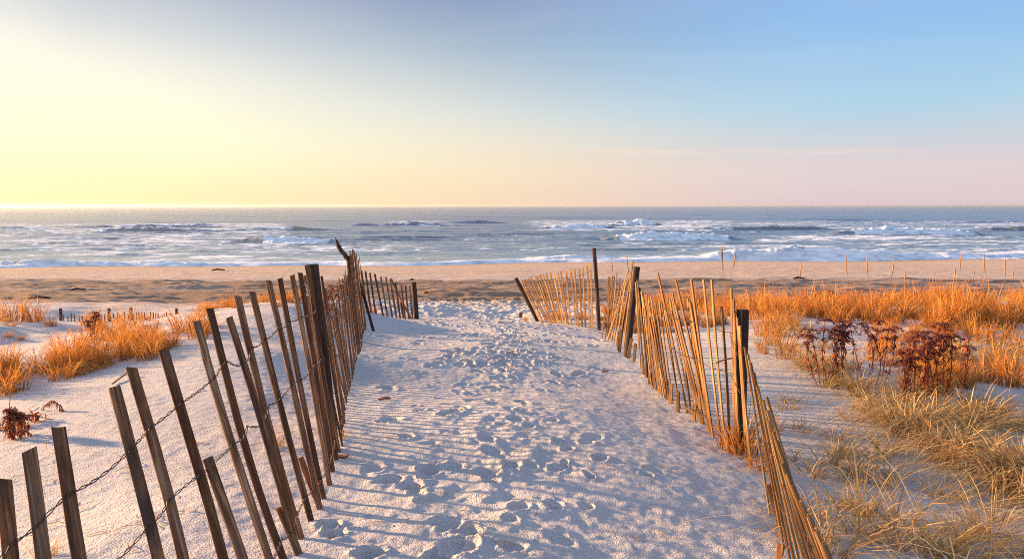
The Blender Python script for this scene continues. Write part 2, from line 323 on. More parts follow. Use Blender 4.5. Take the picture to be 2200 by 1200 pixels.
# ------------------------------------------------------------------ ground
def build_ground():
    ys = np.r_[np.arange(-3, 2.2, 0.06), 2.2*np.exp(np.arange(0, math.log(96/2.2), 0.0036))]
    nc = 1150; s = np.linspace(-1, 1, nc); s = 0.30*s+0.70*s**3
    hw = 1.0*np.maximum(ys, 0)+7
    Yg = np.repeat(ys[:, None], nc, 1); Xg = hw[:, None]*s[None]
    # fewer TPS evaluations: evaluate on a coarse lattice of the same rows/cols, then interpolate along columns
    ri = np.unique(np.r_[np.arange(0, len(ys), 3), len(ys)-1]); ci = np.unique(np.r_[np.arange(0, nc, 3), nc-1])
    Zc = T0(Xg[np.ix_(ri, ci)], Yg[np.ix_(ri, ci)]); cc = np.arange(nc); Zr = np.stack([np.interp(cc, ci, r) for r in Zc])
    f = np.interp(np.arange(len(ys)), ri, np.arange(len(ri))); i0 = np.minimum(f.astype(int), len(ri)-2); f = (f-i0)[:, None]
    Zg = Zr[i0]*(1-f)+Zr[i0+1]*f
    # crisp sand relief
    path = 1-sst(1.7, 2.6, np.abs(Xg+0.25*0)); far = sst(14.5, 17.5, Yg)*(1-sst(29, 33, Yg))
    tr = far*(1-sst(3.5, 7, np.abs(Xg+0.5)))
    b = np.abs(fbm(Xg*1.6, Yg*1.1, 4, 31, .6)); Zg += tr*(0.12*b+0.05*fbm(Xg*4, Yg*3, 3, 33)-.04)
    near = path*(1-sst(13, 18, Yg)); Zg += near*0.012*fbm(Xg*3.2, Yg*2.4, 4, 41, .55)+near*.017*np.exp(-((Xg+.1)/.65)**2)*fbm(Xg*7, Yg*5, 3, 42, .6)*(.3+vn2(Xg*1.1, Yg*.8, 45))
    Zg += (1-sst(10, 20, Yg))*0.0035*fbm(Xg*16, Yg*16, 2, 43)
    # wind ripples on the right and left slopes
    side = np.clip(sst(.7, 1.6, Xg)+sst(1.5, 2.5, -Xg), 0, 1)*(1-sst(14, 20, Yg))
    ph = Yg*9+Xg*3.0+2.5*fbm(Xg*.8, Yg*.8, 2, 47)
    Zg += side*0.006*np.sin(ph)*(.4+.6*vn2(Xg*.7, Yg*.7, 48))
    # drifts along the right fence base
    for (x, y, L, Wd, dd, an) in FP:
        m = (np.abs(Xg[0:1, :]) >= 0)  # full
        r0 = max(0, np.searchsorted(ys, y-0.7)); r1 = np.searchsorted(ys, y+0.7)
        xx = Xg[r0:r1]-x; yy = Yg[r0:r1]-y; ca, sa = math.cos(an), math.sin(an)
        u = yy*ca+xx*sa; v = xx*ca-yy*sa
        wob = 0.26*fbm(Xg[r0:r1]*11, Yg[r0:r1]*11, 3, int(abs(x*100)) % 97)
        if L > .2:      # sole and heel of a shoe
            q = np.minimum(np.sqrt(((u-.14*L)/(L*.34))**2+(v/(Wd*.55))**2), np.sqrt(((u+.33*L)/(L*.19))**2+(v/(Wd*.40))**2))+wob
        else: q = np.sqrt((u/(L*.5))**2+(v/(Wd*.5))**2)+wob
        nz = fbm(Xg[r0:r1]*20, Yg[r0:r1]*20, 3, 53, .6)
        hgt = -dd*(1-sst(.55, 1.15, q))*(1+.8*nz)
        hgt += dd*.36*np.exp(-((q-1.30)/.27)**2)*(.75+1.0*nz)
        hgt += dd*.16*np.maximum(0, nz)*np.exp(-((q-1.6)/.5)**2)
        Zg[r0:r1] += hgt
    # beach ruts (vehicle tracks running along the shore)
    rb = sst(27.5-3.0*sst(-3, -9, Xg), 30.5-2.0*sst(-3, -9, Xg), Yg+.6*fbm(Xg*.1, Yg*.3, 2, 61))*(1-sst(40, 43, Yg+1.2*fbm(Xg*.06, Yg*.2, 2, 62)))
    st = fbm(Xg*0.10, Yg*1.6+0.3*np.sin(Xg*.2), 5, 63, .7)
    Zg += rb*(0.14*st+0.20*fbm(Xg*.35, Yg*1.3, 4, 64, .6))
    Zg += sst(24, 29, Yg)*(1-sst(50, 58, Yg))*.06*fbm(Xg*.5, Yg*.9, 4, 65, .6)
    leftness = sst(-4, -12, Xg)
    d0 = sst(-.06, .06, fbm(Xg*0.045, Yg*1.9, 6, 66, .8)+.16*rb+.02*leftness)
    dk = rb*np.clip(.60+.5*d0, 0, 1)  # streaky dark sand, with the shade of the ruts put into the colour
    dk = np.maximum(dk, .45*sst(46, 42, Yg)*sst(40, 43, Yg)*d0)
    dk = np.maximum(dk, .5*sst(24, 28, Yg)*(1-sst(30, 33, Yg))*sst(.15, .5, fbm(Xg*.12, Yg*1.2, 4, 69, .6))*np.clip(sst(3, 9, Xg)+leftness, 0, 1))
    ye = Yg-(shoreY(Xg)-66)
    wet = .45*sst(20, 27, Yg)+sst(41, 47, Yg)*(.2+.35*sst(56, 64, ye))
    me = mesh_np('ground', np.stack([Xg, Yg, Zg], -1).reshape(-1, 3), grid_faces(len(ys), nc), M_SAND)
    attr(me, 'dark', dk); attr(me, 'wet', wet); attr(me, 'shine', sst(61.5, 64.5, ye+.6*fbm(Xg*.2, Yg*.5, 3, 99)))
    o = link('ground', me); tag(o, 'pale sand of the dune path and beach with footprints and vehicle tracks', 'sand', None, 'structure')
    # seabed / land far to the sides so the shore goes on past the frame
    return o
build_ground()

# ------------------------------------------------------------------ sea
def build_sea():
    ys = np.r_[np.arange(54, 125, 0.16), 125+np.cumsum(0.16*1.012**np.arange(0, 560))]
    ys = ys[ys < 9000]
    nc = 900; s = np.linspace(-1, 1, nc)*1.0
    Yg = np.repeat(ys[:, None], nc, 1); Xg = (Yg*0.86)*s[None]
    dYr = np.gradient(ys)[:, None]; Zg = np.zeros_like(Xg); shal = sst(62, 82, Yg)
    def layer(fx, fy, amp, seed, sharp=True, rot=0.0):
        nonlocal Zg
        k = sst(2.2, 4.0, 1/(fy*dYr))                    # drop a layer where the rows get too coarse for it
        if k.max() <= 0: return
        r1 = int(np.argmax(k[:, 0] <= 0)) or len(ys)
        a = vn2(Xg[:r1]*fx+rot*Yg[:r1]*fy, Yg[:r1]*fy, seed)
        a = 1-np.abs(2*a-1) if sharp else a
        Zg[:r1] += (amp*k[:r1]*(a**1.5-.45))
    layer(.9, 2.2, 0.018, 701, rot=.2); layer(.45, 1.3, 0.040, 702, rot=-.15); layer(.22, .7, 0.072, 703, rot=.1); layer(.11, .36, 0.108, 704, rot=-.1)
    layer(.05, .17, 0.122, 705, rot=.1); layer(.02, .07, 0.180, 706, rot=-.1); layer(.008, .03, 0.288, 707); layer(.003, .012, 0.432, 708); layer(.0015, .005, 0.719, 709)
    Zg *= (.35+.65*shal)
    foam = np.zeros_like(Zg); thin = np.zeros_like(Zg)
    foam += 0.16*np.exp(-((Yg-100)/40)**2)
    # breakers: px0, px1, py base, height px, foam strength, foam px range, curve
    def wave(px0, px1, pyb, hpx, fs=1.0, fx0=None, fx1=None, tint=0.5, back=7.0, wob=1.0):
        nonlocal Zg, foam, thin
        _, zb = ray(1100, pyb); D = EYE/-zb; H = hpx*D/F*(.72 if fs == 0 else 1); a, c = (px0-1100)/F*D, (px1-1100)/F*D
        r0 = np.searchsorted(ys, D-12); r1 = np.searchsorted(ys, D+45); FX, FY = Xg, Yg
        Xw, Yw = FX[r0:r1], FY[r0:r1]; Zw, fw, tw = Zg[r0:r1], foam[r0:r1], thin[r0:r1]
        mid, half = (a+c)/2, (c-a)/2
        env = np.clip(1-np.abs((Xw-mid)/half)**2, 0, 1)**(.6 if fs > .3 else 1.3)
        H_ = H*env*(.82+.36*vn2(Xw*.35, Yw*0+pyb, 81))
        yc = D+1.0+wob*(1.2*fbm(Xw*.05, Xw*0+pyb, 2, 82)+.35*fbm(Xw*.5, Xw*0, 2, 83))
        u = Yw-yc
        front = np.exp(-(np.minimum(u, 0)/(0.75*H))**2); bk = np.exp(-(np.maximum(u, 0)/(3.4*H+.8))**2)
        prof = np.where(u < 0, front, bk); Zw = Zw+H_*prof*(.9+.25*vn2(Xw*1.2, Yw*1.5, 88))
        if fs > 0:
            f0 = a if fx0 is None else (fx0-1100)/F*D; f1 = c if fx1 is None else (fx1-1100)/F*D
            fe = sst(f0-.6, f0+.8, Xw)*(1-sst(f1-.8, f1+.6, Xw))
            fm = fe*sst(-2.0*H-.6, -1.1*H, u)*(1-sst(.15, 1.0, u))*fs*1.0*np.clip(env*1.5, 0, 1)
            fw = np.maximum(fw, fm)
            lump = vn2(Xw*1.6, Yw*1.6, 84)+.5*vn2(Xw*3.6, Yw*3.6, 85)
            Zw = Zw+np.clip(fm, 0, 1)*(lump-.65)*.34*min(H, 1.2)
            fw = np.maximum(fw, fe*np.exp(-np.maximum(u, 0)/back)*(u > 0)*.52*fs*np.clip(env*1.4, 0, 1))
            spike = np.clip(fe*np.exp(-(u/.5)**2), 0, 1)*np.maximum(0, vn2(Xw*2.3, Xw*0+pyb, 86)-.6)*H*.35
            Zw = Zw+spike
        if fs == 0: fw = np.maximum(fw, .50*env*np.exp(-((u+.1)/.45)**2))
        tw = np.maximum(tw, tint*env*np.exp(-((u+.30*H)/(.55*H))**2))
        Zg[r0:r1], foam[r0:r1], thin[r0:r1] = Zw, fw, tw
    wave(480, 735, 531, 14, 1.0, 556, 714, .8)
    wave(476, 750, 503, 10.54, 0, tint=.9)
    wave(635, 1054, 524, 4.96, 0, tint=.25); wave(748, 991, 519, 4.34, 0, tint=.2)
    wave(1295, 1600, 523, 15, 1.0, 1325, 1578, .4)
    wave(1300, 1425, 491, 12, .7, 1325, 1395, .5)
    wave(1160, 1330, 497, 9, .75, back=12)
    wave(1780, 2135, 514, 13, 1.0, 1835, 2112, .5)
    wave(2105, 2300, 502, 10, .35)
    wave(1520, 1960, 561, 19, 1.0, 1545, 1745, .95, wob=.4, back=4)
    wave(1880, 2300, 560, 7, .8, wob=.6, back=6)
    wave(1150, 1330, 563, 6, .5, wob=.8, back=3)
    wave(1206, 1543, 548, 5.58, 0, tint=.2); wave(1159, 1321, 538, 4.34, 0, tint=.15)
    wave(-60, 230, 575, 8, .7, wob=.6, back=3); wave(230, 420, 574, 4, .6, back=3)
    wave(104, 536, 494, 8.06, 0, tint=.35); wave(304, 500, 489, 7.44, 0, tint=.6)
    wave(-140, 175, 499, 6, 0, tint=.4); wave(170, 465, 509, 9, .45, 200, 330, .4)
    wave(206, 314, 557, 4.96, 0, tint=.3); wave(-55, 65, 548, 4.96, 0, tint=.1)
    wave(955, 1104, 484, 6.2, 0, tint=.3); wave(745, 819, 489, 4.96, 0, tint=.2); wave(820, 955, 489, 8, .55, back=10)
    wave(1480, 1800, 502, 7, .35); wave(1723, 1926, 480, 3.1, 0, tint=.1); wave(2013, 2296, 483, 3.72, 0, tint=.1)
    # random far swell
    for k in range(110):
        px = rng.uniform(-100, 2250); wdt = rng.uniform(60, 200); wave(px, px+wdt*2.2, 462+95*rng.uniform()**1.3, rng.uniform(1.0, 2.6), 0, tint=.25)
    # drifting foam fields and swash at the shore
    def field(px0, px1, py0, py1, f):
        nonlocal foam
        Y0 = EYE/-ray(1100, py1)[1]; Y1 = EYE/-ray(1100, py0)[1]; q = Xg/Yg*F+1100
        m = sst(px0-60, px0+60, q)*(1-sst(px1-60, px1+60, q))*sst(Y0-4, Y0+4, Yg)*(1-sst(Y1-6, Y1+10, Yg)); foam = np.maximum(foam, f*m)
    field(1120, 1600, 478, 505, .58); field(1550, 2300, 480, 500, .52); field(1600, 2300, 512, 545, .53); field(1280, 1900, 530, 560, .50); field(1750, 2300, 538, 560, .56)
    field(-200, 650, 484, 572, .55); field(500, 1000, 530, 572, .46); field(820, 980, 476, 492, .5); field(0, 2200, 535, 560, .38); field(600, 1300, 500, 550, .28)
    sh = shoreY(Xg)+1.1*fbm(Xg*.12, Xg*0, 3, 91)
    sw = np.exp(-np.maximum(0, Yg-sh)/1.8)*(.95+.25*fbm(Xg*.2, Yg*.5, 3, 92)); sw += .35*np.exp(-np.maximum(0, Yg-sh)/9)
    sw *= .8+.35*sst(-5, 20, Xg); foam = np.maximum(foam, sw*(Yg > sh-6))
    # the sheet dives under the sand landward of the shore line
    Zg += 0.12*sst(54, 70, Yg) - 0.55*(1-sst(sh-1.5, sh+.3, Yg)) + .04*np.exp(-((Yg-sh-.6)/.8)**2)
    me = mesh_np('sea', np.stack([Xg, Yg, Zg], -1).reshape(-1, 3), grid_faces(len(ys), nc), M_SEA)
    attr(me, 'foam', foam); attr(me, 'thin', thin)
    tag(link('sea', me), 'blue grey ocean with white breakers rolling to the beach', 'sea', None, 'structure')
build_sea()
# far sheets of open water out to the horizon (lies just below the near sheet)
def far_water():
    ys = np.r_[2000*1.25**np.arange(0, 12)]; 
    xs = np.linspace(-1, 1, 9)
    V = [(y*2.2*s, y, -0.6) for y in ys for s in xs]
    V2 = [(-2500+0*y, y, -.6) for y in ys]
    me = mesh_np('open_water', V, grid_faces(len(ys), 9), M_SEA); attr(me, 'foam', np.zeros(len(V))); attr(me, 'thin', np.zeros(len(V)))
    o = link('open_water', me); tag(o, 'open ocean reaching the horizon', 'sea', None, 'structure')
far_water()

# ------------------------------------------------------------------ slats, posts, wires
def stick_mesh(name, L, w_, t_, bend, m, segs=9, taper=1.0, rough=0.0, cham=0.16, slant=0.0):
    c = min(w_, t_)*cham*1.5; a, b = w_/2, t_/2
    ring = [(-a+c, -b), (a-c, -b), (a, -b+c), (a, b-c), (a-c, b), (-a+c, b), (-a, b-c), (-a, -b+c)]
    V = []; F4 = []
    ph = random.uniform(0, 6.28)
    for i in range(segs+1):
        f = i/segs; z = f*L; ox = bend[0]*math.sin(math.pi*f)+bend[1]*math.sin(2*math.pi*f+ph)*.5; oy = bend[2]*math.sin(math.pi*f)
        k = 1-(1-taper)*f
        for x, y in ring:
            j = 1+random.uniform(-rough, rough)
            V.append((ox+x*k*j, oy+y*k*j, z+(slant*x if i == segs else 0)+(random.uniform(-.004, .004) if i == segs else 0)))
    for i in range(segs):
        for k in range(8):
            A_, B_ = i*8+k, i*8+(k+1) % 8; F4.append((A_, B_, B_+8, A_+8))
    o = segs*8
    F4 += [(o, o+1, o+2, o+7), (o+7, o+2, o+3, o+6), (o+6, o+3, o+4, o+5)]; F4 += [(7, 2, 1, 0), (6, 3, 2, 7), (5, 4, 3, 6)]
    return mesh_np(name, V, F4, m, smooth=False)
def place_stick(name, base, top, wdir, w_, t_, m, parent, ext=0.3, bend=None, rough=.04, segs=9, taper=1.0, slant=0.0):
    base = np.array(base, float); top = np.array(top, float); d = top-base; L = np.linalg.norm(d); d /= L
    b0 = base-d*ext; wd = np.array(wdir, float); wd = wd-d*np.dot(wd, d); wd /= np.linalg.norm(wd); nd = np.cross(d, wd)
    if bend is None: bend = (random.uniform(-.012, .012), random.uniform(-.006, .006), random.uniform(-.012, .012))
    me = stick_mesh(name, L+ext, w_, t_, bend, m, segs, taper, rough, slant=slant)
    o = bpy.data.objects.new(name, me); col.objects.link(o)
    pl = np.array(parent.location) if parent is not None else np.zeros(3)
    o.parent = parent
    o.matrix_local = Matrix(((wd[0], nd[0], d[0], b0[0]-pl[0]), (wd[1], nd[1], d[1], b0[1]-pl[1]), (wd[2], nd[2], d[2], b0[2]-pl[2]), (0, 0, 0, 1)))
    return o
def tube(pts, r, sides=5, V=None, F4=None):
    V = [] if V is None else V; F4 = [] if F4 is None else F4; base = len(V); pts = [np.array(p, float) for p in pts]
    for i, p in enumerate(pts):
        d = pts[min(i+1, len(pts)-1)]-pts[max(i-1, 0)]; d /= np.linalg.norm(d)+1e-9
        up = np.array([0, 0, 1.]) if abs(d[2]) < .9 else np.array([1., 0, 0]); a = np.cross(d, up); a /= np.linalg.norm(a); b = np.cross(a, d)
        rr = r[i] if hasattr(r, '__len__') else r
        for k in range(sides):
            q = 2*math.pi*k/sides; V.append(p+(a*math.cos(q)+b*math.sin(q))*rr)
    for i in range(len(pts)-1):
        for k in range(sides):
            A_, B_ = base+i*sides+k, base+i*sides+(k+1) % sides; F4.append((A_, B_, B_+sides, A_+sides))
    return V, F4
def wire(parent, pts, sag=0.03, r=0.0019, twist=0.0036, step=0.011, name='wire'):
    # two strands twisted round each other through the given points
    P = []; pts = [np.array(p, float) for p in pts]
    for i in range(len(pts)-1):
        a, b = pts[i], pts[i+1]; L = np.linalg.norm(b-a); nn = max(2, int(L/step)); jit = rng.normal(0, 0.006, 3)
        for k in range(nn):
            f = k/nn; p = a+(b-a)*f; p = p+jit*math.sin(math.pi*f); p[2] -= sag*L*4*f*(1-f)*.3; P.append(p)
    P.append(pts[-1]); V, F4 = [], []
    pl = np.array(parent.location)
    for s in (0, math.pi):
        q = []
        for i, p in enumerate(P):
            an = s+i*0.85; q.append(p-pl+np.array([math.cos(an)*twist, math.cos(an+1)*twist*.4, math.sin(an)*twist]))
        tube(q, r, 4, V, F4)
    o = link(name, mesh_np(name, V, F4, M_WIRE), parent); return o

def fence_obj(name, loc, label, group='slatted sand fences of the dune path'):
    o = empty(name, loc); tag(o, label, 'fence', group); return o

# --- long left fence --------------------------------------------------------
LF = fence_obj('sand_fence', (-1.0, 3.0, 4.0), 'long dark slat fence leaning left along the left edge of the path')
near = [ # top px,py -> a lower point on the slat; base distance
 (-30,1085,40,1900,1.32),(4,1030,110,1830,1.42),(60,968,196,1765,1.48),(122,918,262,1707,1.56),(246,830,405,1545,1.80),(284,790,450,1450,1.97),(354,750,520,1370,2.15),
 (424,690,603,1268,2.45),(448,664,620,1215,2.65),(492,682,634,1189,2.75),(511,637,652,1155,2.92),(540,627,666,1120,3.1),(574,603,683,1097,3.28),
 (601,598,697,1071,3.48),(628,591,708,1046,3.68),(645,586,716,1022,3.88),(663,580,723,1003,4.08)]
wl = {.2: [], .45: [], .9: []}
def wpt(base, top, f, off):   # point at fraction f below the top
    return top+(base-top)*f+off
for i, (tx, ty, bx, by, Y) in enumerate(near):
    a, b = ray(bx, by); b3 = np.array([a*Y, Y, 0.0]); b3[2] = float(T0(b3[0], b3[1]))
    Yt = Y+0.10+0.18*(1-sst(1.8, 3.2, Y)); tp = at(tx, ty, Yt)
    vd = np.array([b3[0], b3[1], 0]); vd /= np.linalg.norm(vd); pv = np.array([vd[1], -vd[0], 0]); wd = -pv*.85+np.array([0, 1., 0])*.45
    wd = np.array([.72, .70, 0]) if Y < 2.4 else np.array([.5, .87, 0])
    o = place_stick('slat', b3, tp, wd, 0.034, 0.011, M_SLAT, LF, bend=(random.uniform(-.02, .02), random.uniform(-.012, .012), random.uniform(-.01, .01)), slant=random.uniform(-.35, .35))
    for f in wl: wl[f].append(wpt(b3, tp, f+random.uniform(-.012, .012), np.array([.010, -.006, 0])))
# short broken slat and split stubs
for tx, ty, bx, by, Y in [(447,983,560,1330,2.3),(600,1090,634,1195,2.74)]:
    a, b = ray(bx, by); b3 = np.array([a*Y, Y, 0.0]); b3[2] = float(T0(b3[0], b3[1]))
    o = place_stick('slat', b3, at(tx, ty, Y+.05), (.5, .87, 0), 0.038, 0.011, M_SLAT, LF); o['label'] = 'short broken slat'
a, b = ray(690, 1095); bb = np.array([a*3.33, 3.33, 0.]); bb[2] = float(T0(bb[0], bb[1]))
place_stick('slat', bb, at(646, 982, 3.36), (.5, .87, 0), 0.034, .010, M_SLAT, LF)
LY = [3.9, 4.3, 5.7, 7.2, 9.0, 12.6]; LX = [float(at(px, py, Y)[0]) for px, py, Y in [(720,1010,3.9),(735,960,4.3),(741,870,5.7),(758,805,7.2),(775,755,9.0),(787,700,12.6)]]
Y = 4.22; k = 0
while Y < 12.5:
    bx = float(np.interp(Y, LY, LX)); bz = float(T0(bx, Y)); b3 = np.array([bx, Y, bz])
    ht = float(np.interp(Y, [4.2, 5.0, 5.3, 6.4, 6.8, 9.0, 9.4, 12.5], [1.14, 1.08, .72, .74, 1.0, 1.0, 1.26, 1.26]))+random.uniform(-.06, .06)
    le = float(np.interp(Y, [4.2, 5, 7, 9.5, 12.5], [.17, .14, .09, .13, .12]))+random.uniform(-.035, .035)
    tp = b3+np.array([-le, random.uniform(-.05, .05), ht])
    place_stick('slat', b3, tp, (-.12+random.uniform(-.2, .2), .97, 0), 0.034, 0.009, M_SLAT, LF, segs=6)
    for f in wl: wl[f].append(wpt(b3, tp, f, np.array([.010, -.004, 0])))
    Y += 0.118 if Y < 9.6 else 0.17
    k += 1
for f in wl: wire(LF, wl[f], sag=.10)
p0 = at(737, 965, 4.25); p0[2] = float(T0(p0[0], p0[1])); p0[0] -= .06
place_stick('post', p0, at(671, 568, 4.3), (.93, .35, 0), 0.072, 0.062, M_POST, LF, ext=.4, bend=(0, 0, 0), rough=.03)['label'] = 'thick dark square post'
p2 = at(778, 742, 9.6); p2[2] = float(T0(p2[0]-.05, 9.6)); p2[0] -= .05
place_stick('post', p2, at(749, 549, 9.6), (1, .2, 0), 0.075, 0.065, M_POST, LF, ext=.4, bend=(0, 0, 0), rough=.03)['label'] = 'far dark post bound with slats'
# white painted letters on a loose slat standing behind the fence
bs = np.array([-1.62, 4.95, 0.]); tpS = at(657, 592, 4.9); bs = at(690, 760, 4.95); bs[2] = float(T0(bs[0], bs[1]))
sl_t = tag(place_stick('lettered_slat', bs, tpS, (.96, -.28, 0), .037, .010, M_SLAT, None, bend=(0, 0, 0)), 'narrow slat with worn white letters, standing just left of the thick dark post', 'slat')
L_ = np.linalg.norm(tpS-bs)+.3
for ch, dz in (('U', .062), ('S', .098), ('A', .135)):
    cu = bpy.data.curves.new('lettering', 'FONT'); cu.body = ch; cu.size = 0.040; cu.extrude = .0008; cu.align_x = 'CENTER'
    cu.materials.append(M_PAINT); to = bpy.data.objects.new('lettering_text', cu); lo = bpy.data.objects.new('lettering', bpy.data.meshes.new_from_object(to)); bpy.data.objects.remove(to); col.objects.link(lo); lo.parent = sl_t
    lo.rotation_euler = (R(90), 0, 0); lo.location = (0, -.0068, L_-dz-.014)

# --- section past the crest -------------------------------------------------
LB = fence_obj('sand_fence', (-2.6, 14.5, 3.0), 'short dark slat run left of the path mouth, ending in a square post')
tops = [(776,580),(785,582),(795,586),(805,588),(818,594),(829,595),(838,600),(850,606),(862,612),(871,613),(880,613)]
bas = [(790,676),(800,679),(809,680),(824,682),(833,683),(843,683),(852,684),(861,684),(870,684),(879,684),(886,684)]
w1, w2 = [], []
for (tx, ty), (bx, by) in zip(tops, bas):
    Y = np.interp(bx, [785, 897], [13.4, 15.1]); b3 = at(bx, by, Y); tp = at(tx, ty, Y)
    place_stick('slat', b3, tp, (1, .5, 0), .040, .010, M_SLAT, LB, segs=5, ext=.45)
    w1.append(wpt(b3, tp, .3, np.array([0, -.012, 0]))); w2.append(wpt(b3, tp, .72, np.array([0, -.012, 0])))
place_stick('slat', at(877, 672, 15), at(840, 598, 14.6), (1, .3, 0), .040, .010, M_SLAT, LB, segs=5)['label'] = 'slat leaning the other way'
wire(LB, w1, r=.0022, twist=.003, step=.05); wire(LB, w2, r=.0022, twist=.003, step=.05)
place_stick('post', at(895, 684, 15.1), at(889, 606, 15.1), (1, .2, 0), .105, .09, M_POST, LB, ext=.5, bend=(0, 0, 0))
place_stick('post', at(868, 684, 15.0), at(863, 648, 15.0), (1, .2, 0), .08, .07, M_POST, LB, ext=.5, bend=(0, 0, 0))['label'] = 'short stump of a post'

# --- panel standing across the right end of the path --------------------------
RC = fence_obj('sand_fence', (1.0, 14.5, 3.0), 'fanned panel of sunlit slats between a leaning post and a tall thin post')
tx = [1118,1123,1128,1134,1140,1149,1155,1160,1166,1173,1181,1190,1198,1206,1216,1225,1234,1244,1253,1262,1270]
ty = [602,601,599,597,594,593,592,590,588,587,586,585,584,583,582,581,579,577,574,570,565]
bx = [1161,1167,1173,1178,1183,1187,1189,1193,1198,1201,1206,1211,1217,1221,1228,1237,1245,1251,1259,1269,1272]
w1, w2, w3 = [], [], []
for i in range(21):
    f = (bx[i]-1155)/(1284-1155); Y = 15.4+(13.5-15.4)*f; by = 690+(704-690)*f
    b3 = at(bx[i], by, Y); tp = at(tx[i]+random.uniform(-1, 1), ty[i], Y+.15*(1-f))
    place_stick('slat', b3, tp, (.6, -.8, 0), .050, .009, M_SLAT2, RC, segs=5, ext=.4)
    for ww, q in ((w1, .12), (w2, .5), (w3, .85)): ww.append(wpt(b3, tp, q, np.array([-.01, -.01, 0])))
for ww in (w1, w2, w3): wire(RC, ww, r=.0022, twist=.003, step=.05)
for x0, y0, x1, y1, Y in [(1180,668,1166,606,16.0),(1190,655,1178,603,16.2)]:
    place_stick('slat', at(x0, y0+14, Y), at(x1, y1, Y), (.75, -.35, 0), .045, .012, M_SLAT, RC, segs=5)
place_stick('post', at(1155, 689, 15.5), at(1108, 597, 15.6), (1, .1, 0), .085, .075, M_POST, RC, ext=.5, bend=(0, 0, 0))['label'] = 'dark post leaning left'
place_stick('post', at(1286, 705, 13.5), at(1276, 533, 13.5), (1, .1, 0), .075, .07, M_POST, RC, ext=.5, bend=(.01, 0, 0))['label'] = 'tall thin dark post'
st = at(1119, 684, 16.5); tag(place_stick('post_stump', st, at(1119, 671, 16.5), (1, 0, 0), .09, .07, M_POST, None, ext=.3, bend=(0, 0, 0)), 'short wooden stump in the sand left of the leaning post', 'post')

# --- tangled leaning slats round the middle post ------------------------------
RT = fence_obj('sand_fence', (1.9, 11.0, 3.2), 'tangled teepee of fallen slats leaning right against a thick post')
def on_ground(bx, by): return hit(bx, by)
L1 = [(1360,560,1333,745),(1348,583,1303,730),(1347,597,1311,735),(1337,607,1318,738),(1344,608,1322,742),(1356,604,1340,748),(1352,612,1328,745),(1350,600,1305,733),
      (1325,586,1309,728),(1316,591,1304,722),(1320,593,1300,726),(1332,598,1314,730),(1299,690,1294,727)]
for i, (tx_, ty_, bx_, by_) in enumerate(L1):
    b3 = hit(bx_, by_); Yt = b3[1]+(.05 if i < 8 else .2)
    place_stick('slat', b3, at(tx_, ty_, Yt), (.3, -.95, 0), .034 if i else .045, .010, M_SLAT2 if i < 8 else M_SLAT, RT, segs=5)
for tx_, ty_, bx_, by_ in [(1357,726,1351,770),(1365,737,1361,776),(1330,712,1327,752),(1334,708,1331,757),(1309,594,1306,715),(1318,600,1312,700)]:
    place_stick('slat', hit(bx_, by_), at(tx_, ty_, hit(bx_, by_)[1]), (.8, -.5, 0), .045, .011, M_SLAT2, RT, segs=3)
b3 = hit(1347, 765)
place_stick('post', b3, at(1368, 573, b3[1]+.1), (1, .1, 0), .085, .08, M_POST, RT, ext=.4, bend=(0, 0, 0))['label'] = 'thick dark post leaning right'
wire(RT, [at(x, y, 10.8) for x, y in [(1312,647),(1322,650),(1332,652),(1346,656),(1358,668),(1362,678),(1372,678)]], r=.002, twist=.003, step=.03)
wire(RT, [at(x, y, 10.6) for x, y in [(1330,633),(1345,628),(1357,630),(1367,640)]], r=.002, twist=.003, step=.03)

# --- right fence between the two posts --------------------------------------
RF = fence_obj('sand_fence', (2.0, 7.0, 3.6), 'sunlit leaning slat fence running along the right of the path to the near square post')
RL = [(1369,600,1388,812),(1374,618,1392,812),(1378,626,1398,822),(1382,633,1405,830),(1389,631,1412,838),(1394,640,1420,845),(1399,638,1428,852),(1408,651,1437,858),(1416,644,1446,866),
      (1413,586,1477,884),(1427,662,1456,872),(1439,643,1486,880),(1451,599,1522,925),(1460,688,1486,884),(1478,641,1512,912),(1485,599,1534,941),
      (1511,600,1550,952),(1529,601,1560,957),(1550,658,1566,958),(1570,618,1576,965),(1576,643,1584,968),(1578,674,1592,975),(1584,682,1602,985),(1588,700,1614,1000),
      (1366,606,1376,790),(1371,640,1383,800),(1381,660,1402,828),(1403,668,1432,856)]
for q in range(26):
    i = random.choice([2, 3, 4, 5, 6, 9, 11, 12, 14]); a_, b_ = RL[i], RL[i+1]; f = random.uniform(.3, .7)
    RL.append(tuple(a_[k]*(1-f)+b_[k]*f+(random.uniform(5, 45) if k == 1 else random.uniform(-3, 3)*(k != 3)) for k in range(4)))
w1, w2, w3 = [], [], []
for i, (tx_, ty_, bx_, by_) in enumerate(RL):
    b3 = hit(bx_, by_); tp = at(tx_, ty_, b3[1]+.05)
    place_stick('slat', b3, tp, (.10+random.uniform(-.15, .15), -.85, 0), .034, .011, M_SLAT2 if i != 7 and i % 9 != 4 else M_SLAT, RF, segs=7, bend=(random.uniform(-.015, .015), random.uniform(-.01, .01), random.uniform(-.015, .015)))
    if i in (2, 4, 6, 8, 9, 12, 15, 16, 17, 19, 22):
        for ww, q in ((w1, .26), (w2, .52), (w3, .9)): ww.append(wpt(b3, tp, q+random.uniform(-.02, .02), np.array([-.012, -.004, 0])))
for ww in (w1, w2, w3): wire(RF, ww, sag=.12, r=.0016)
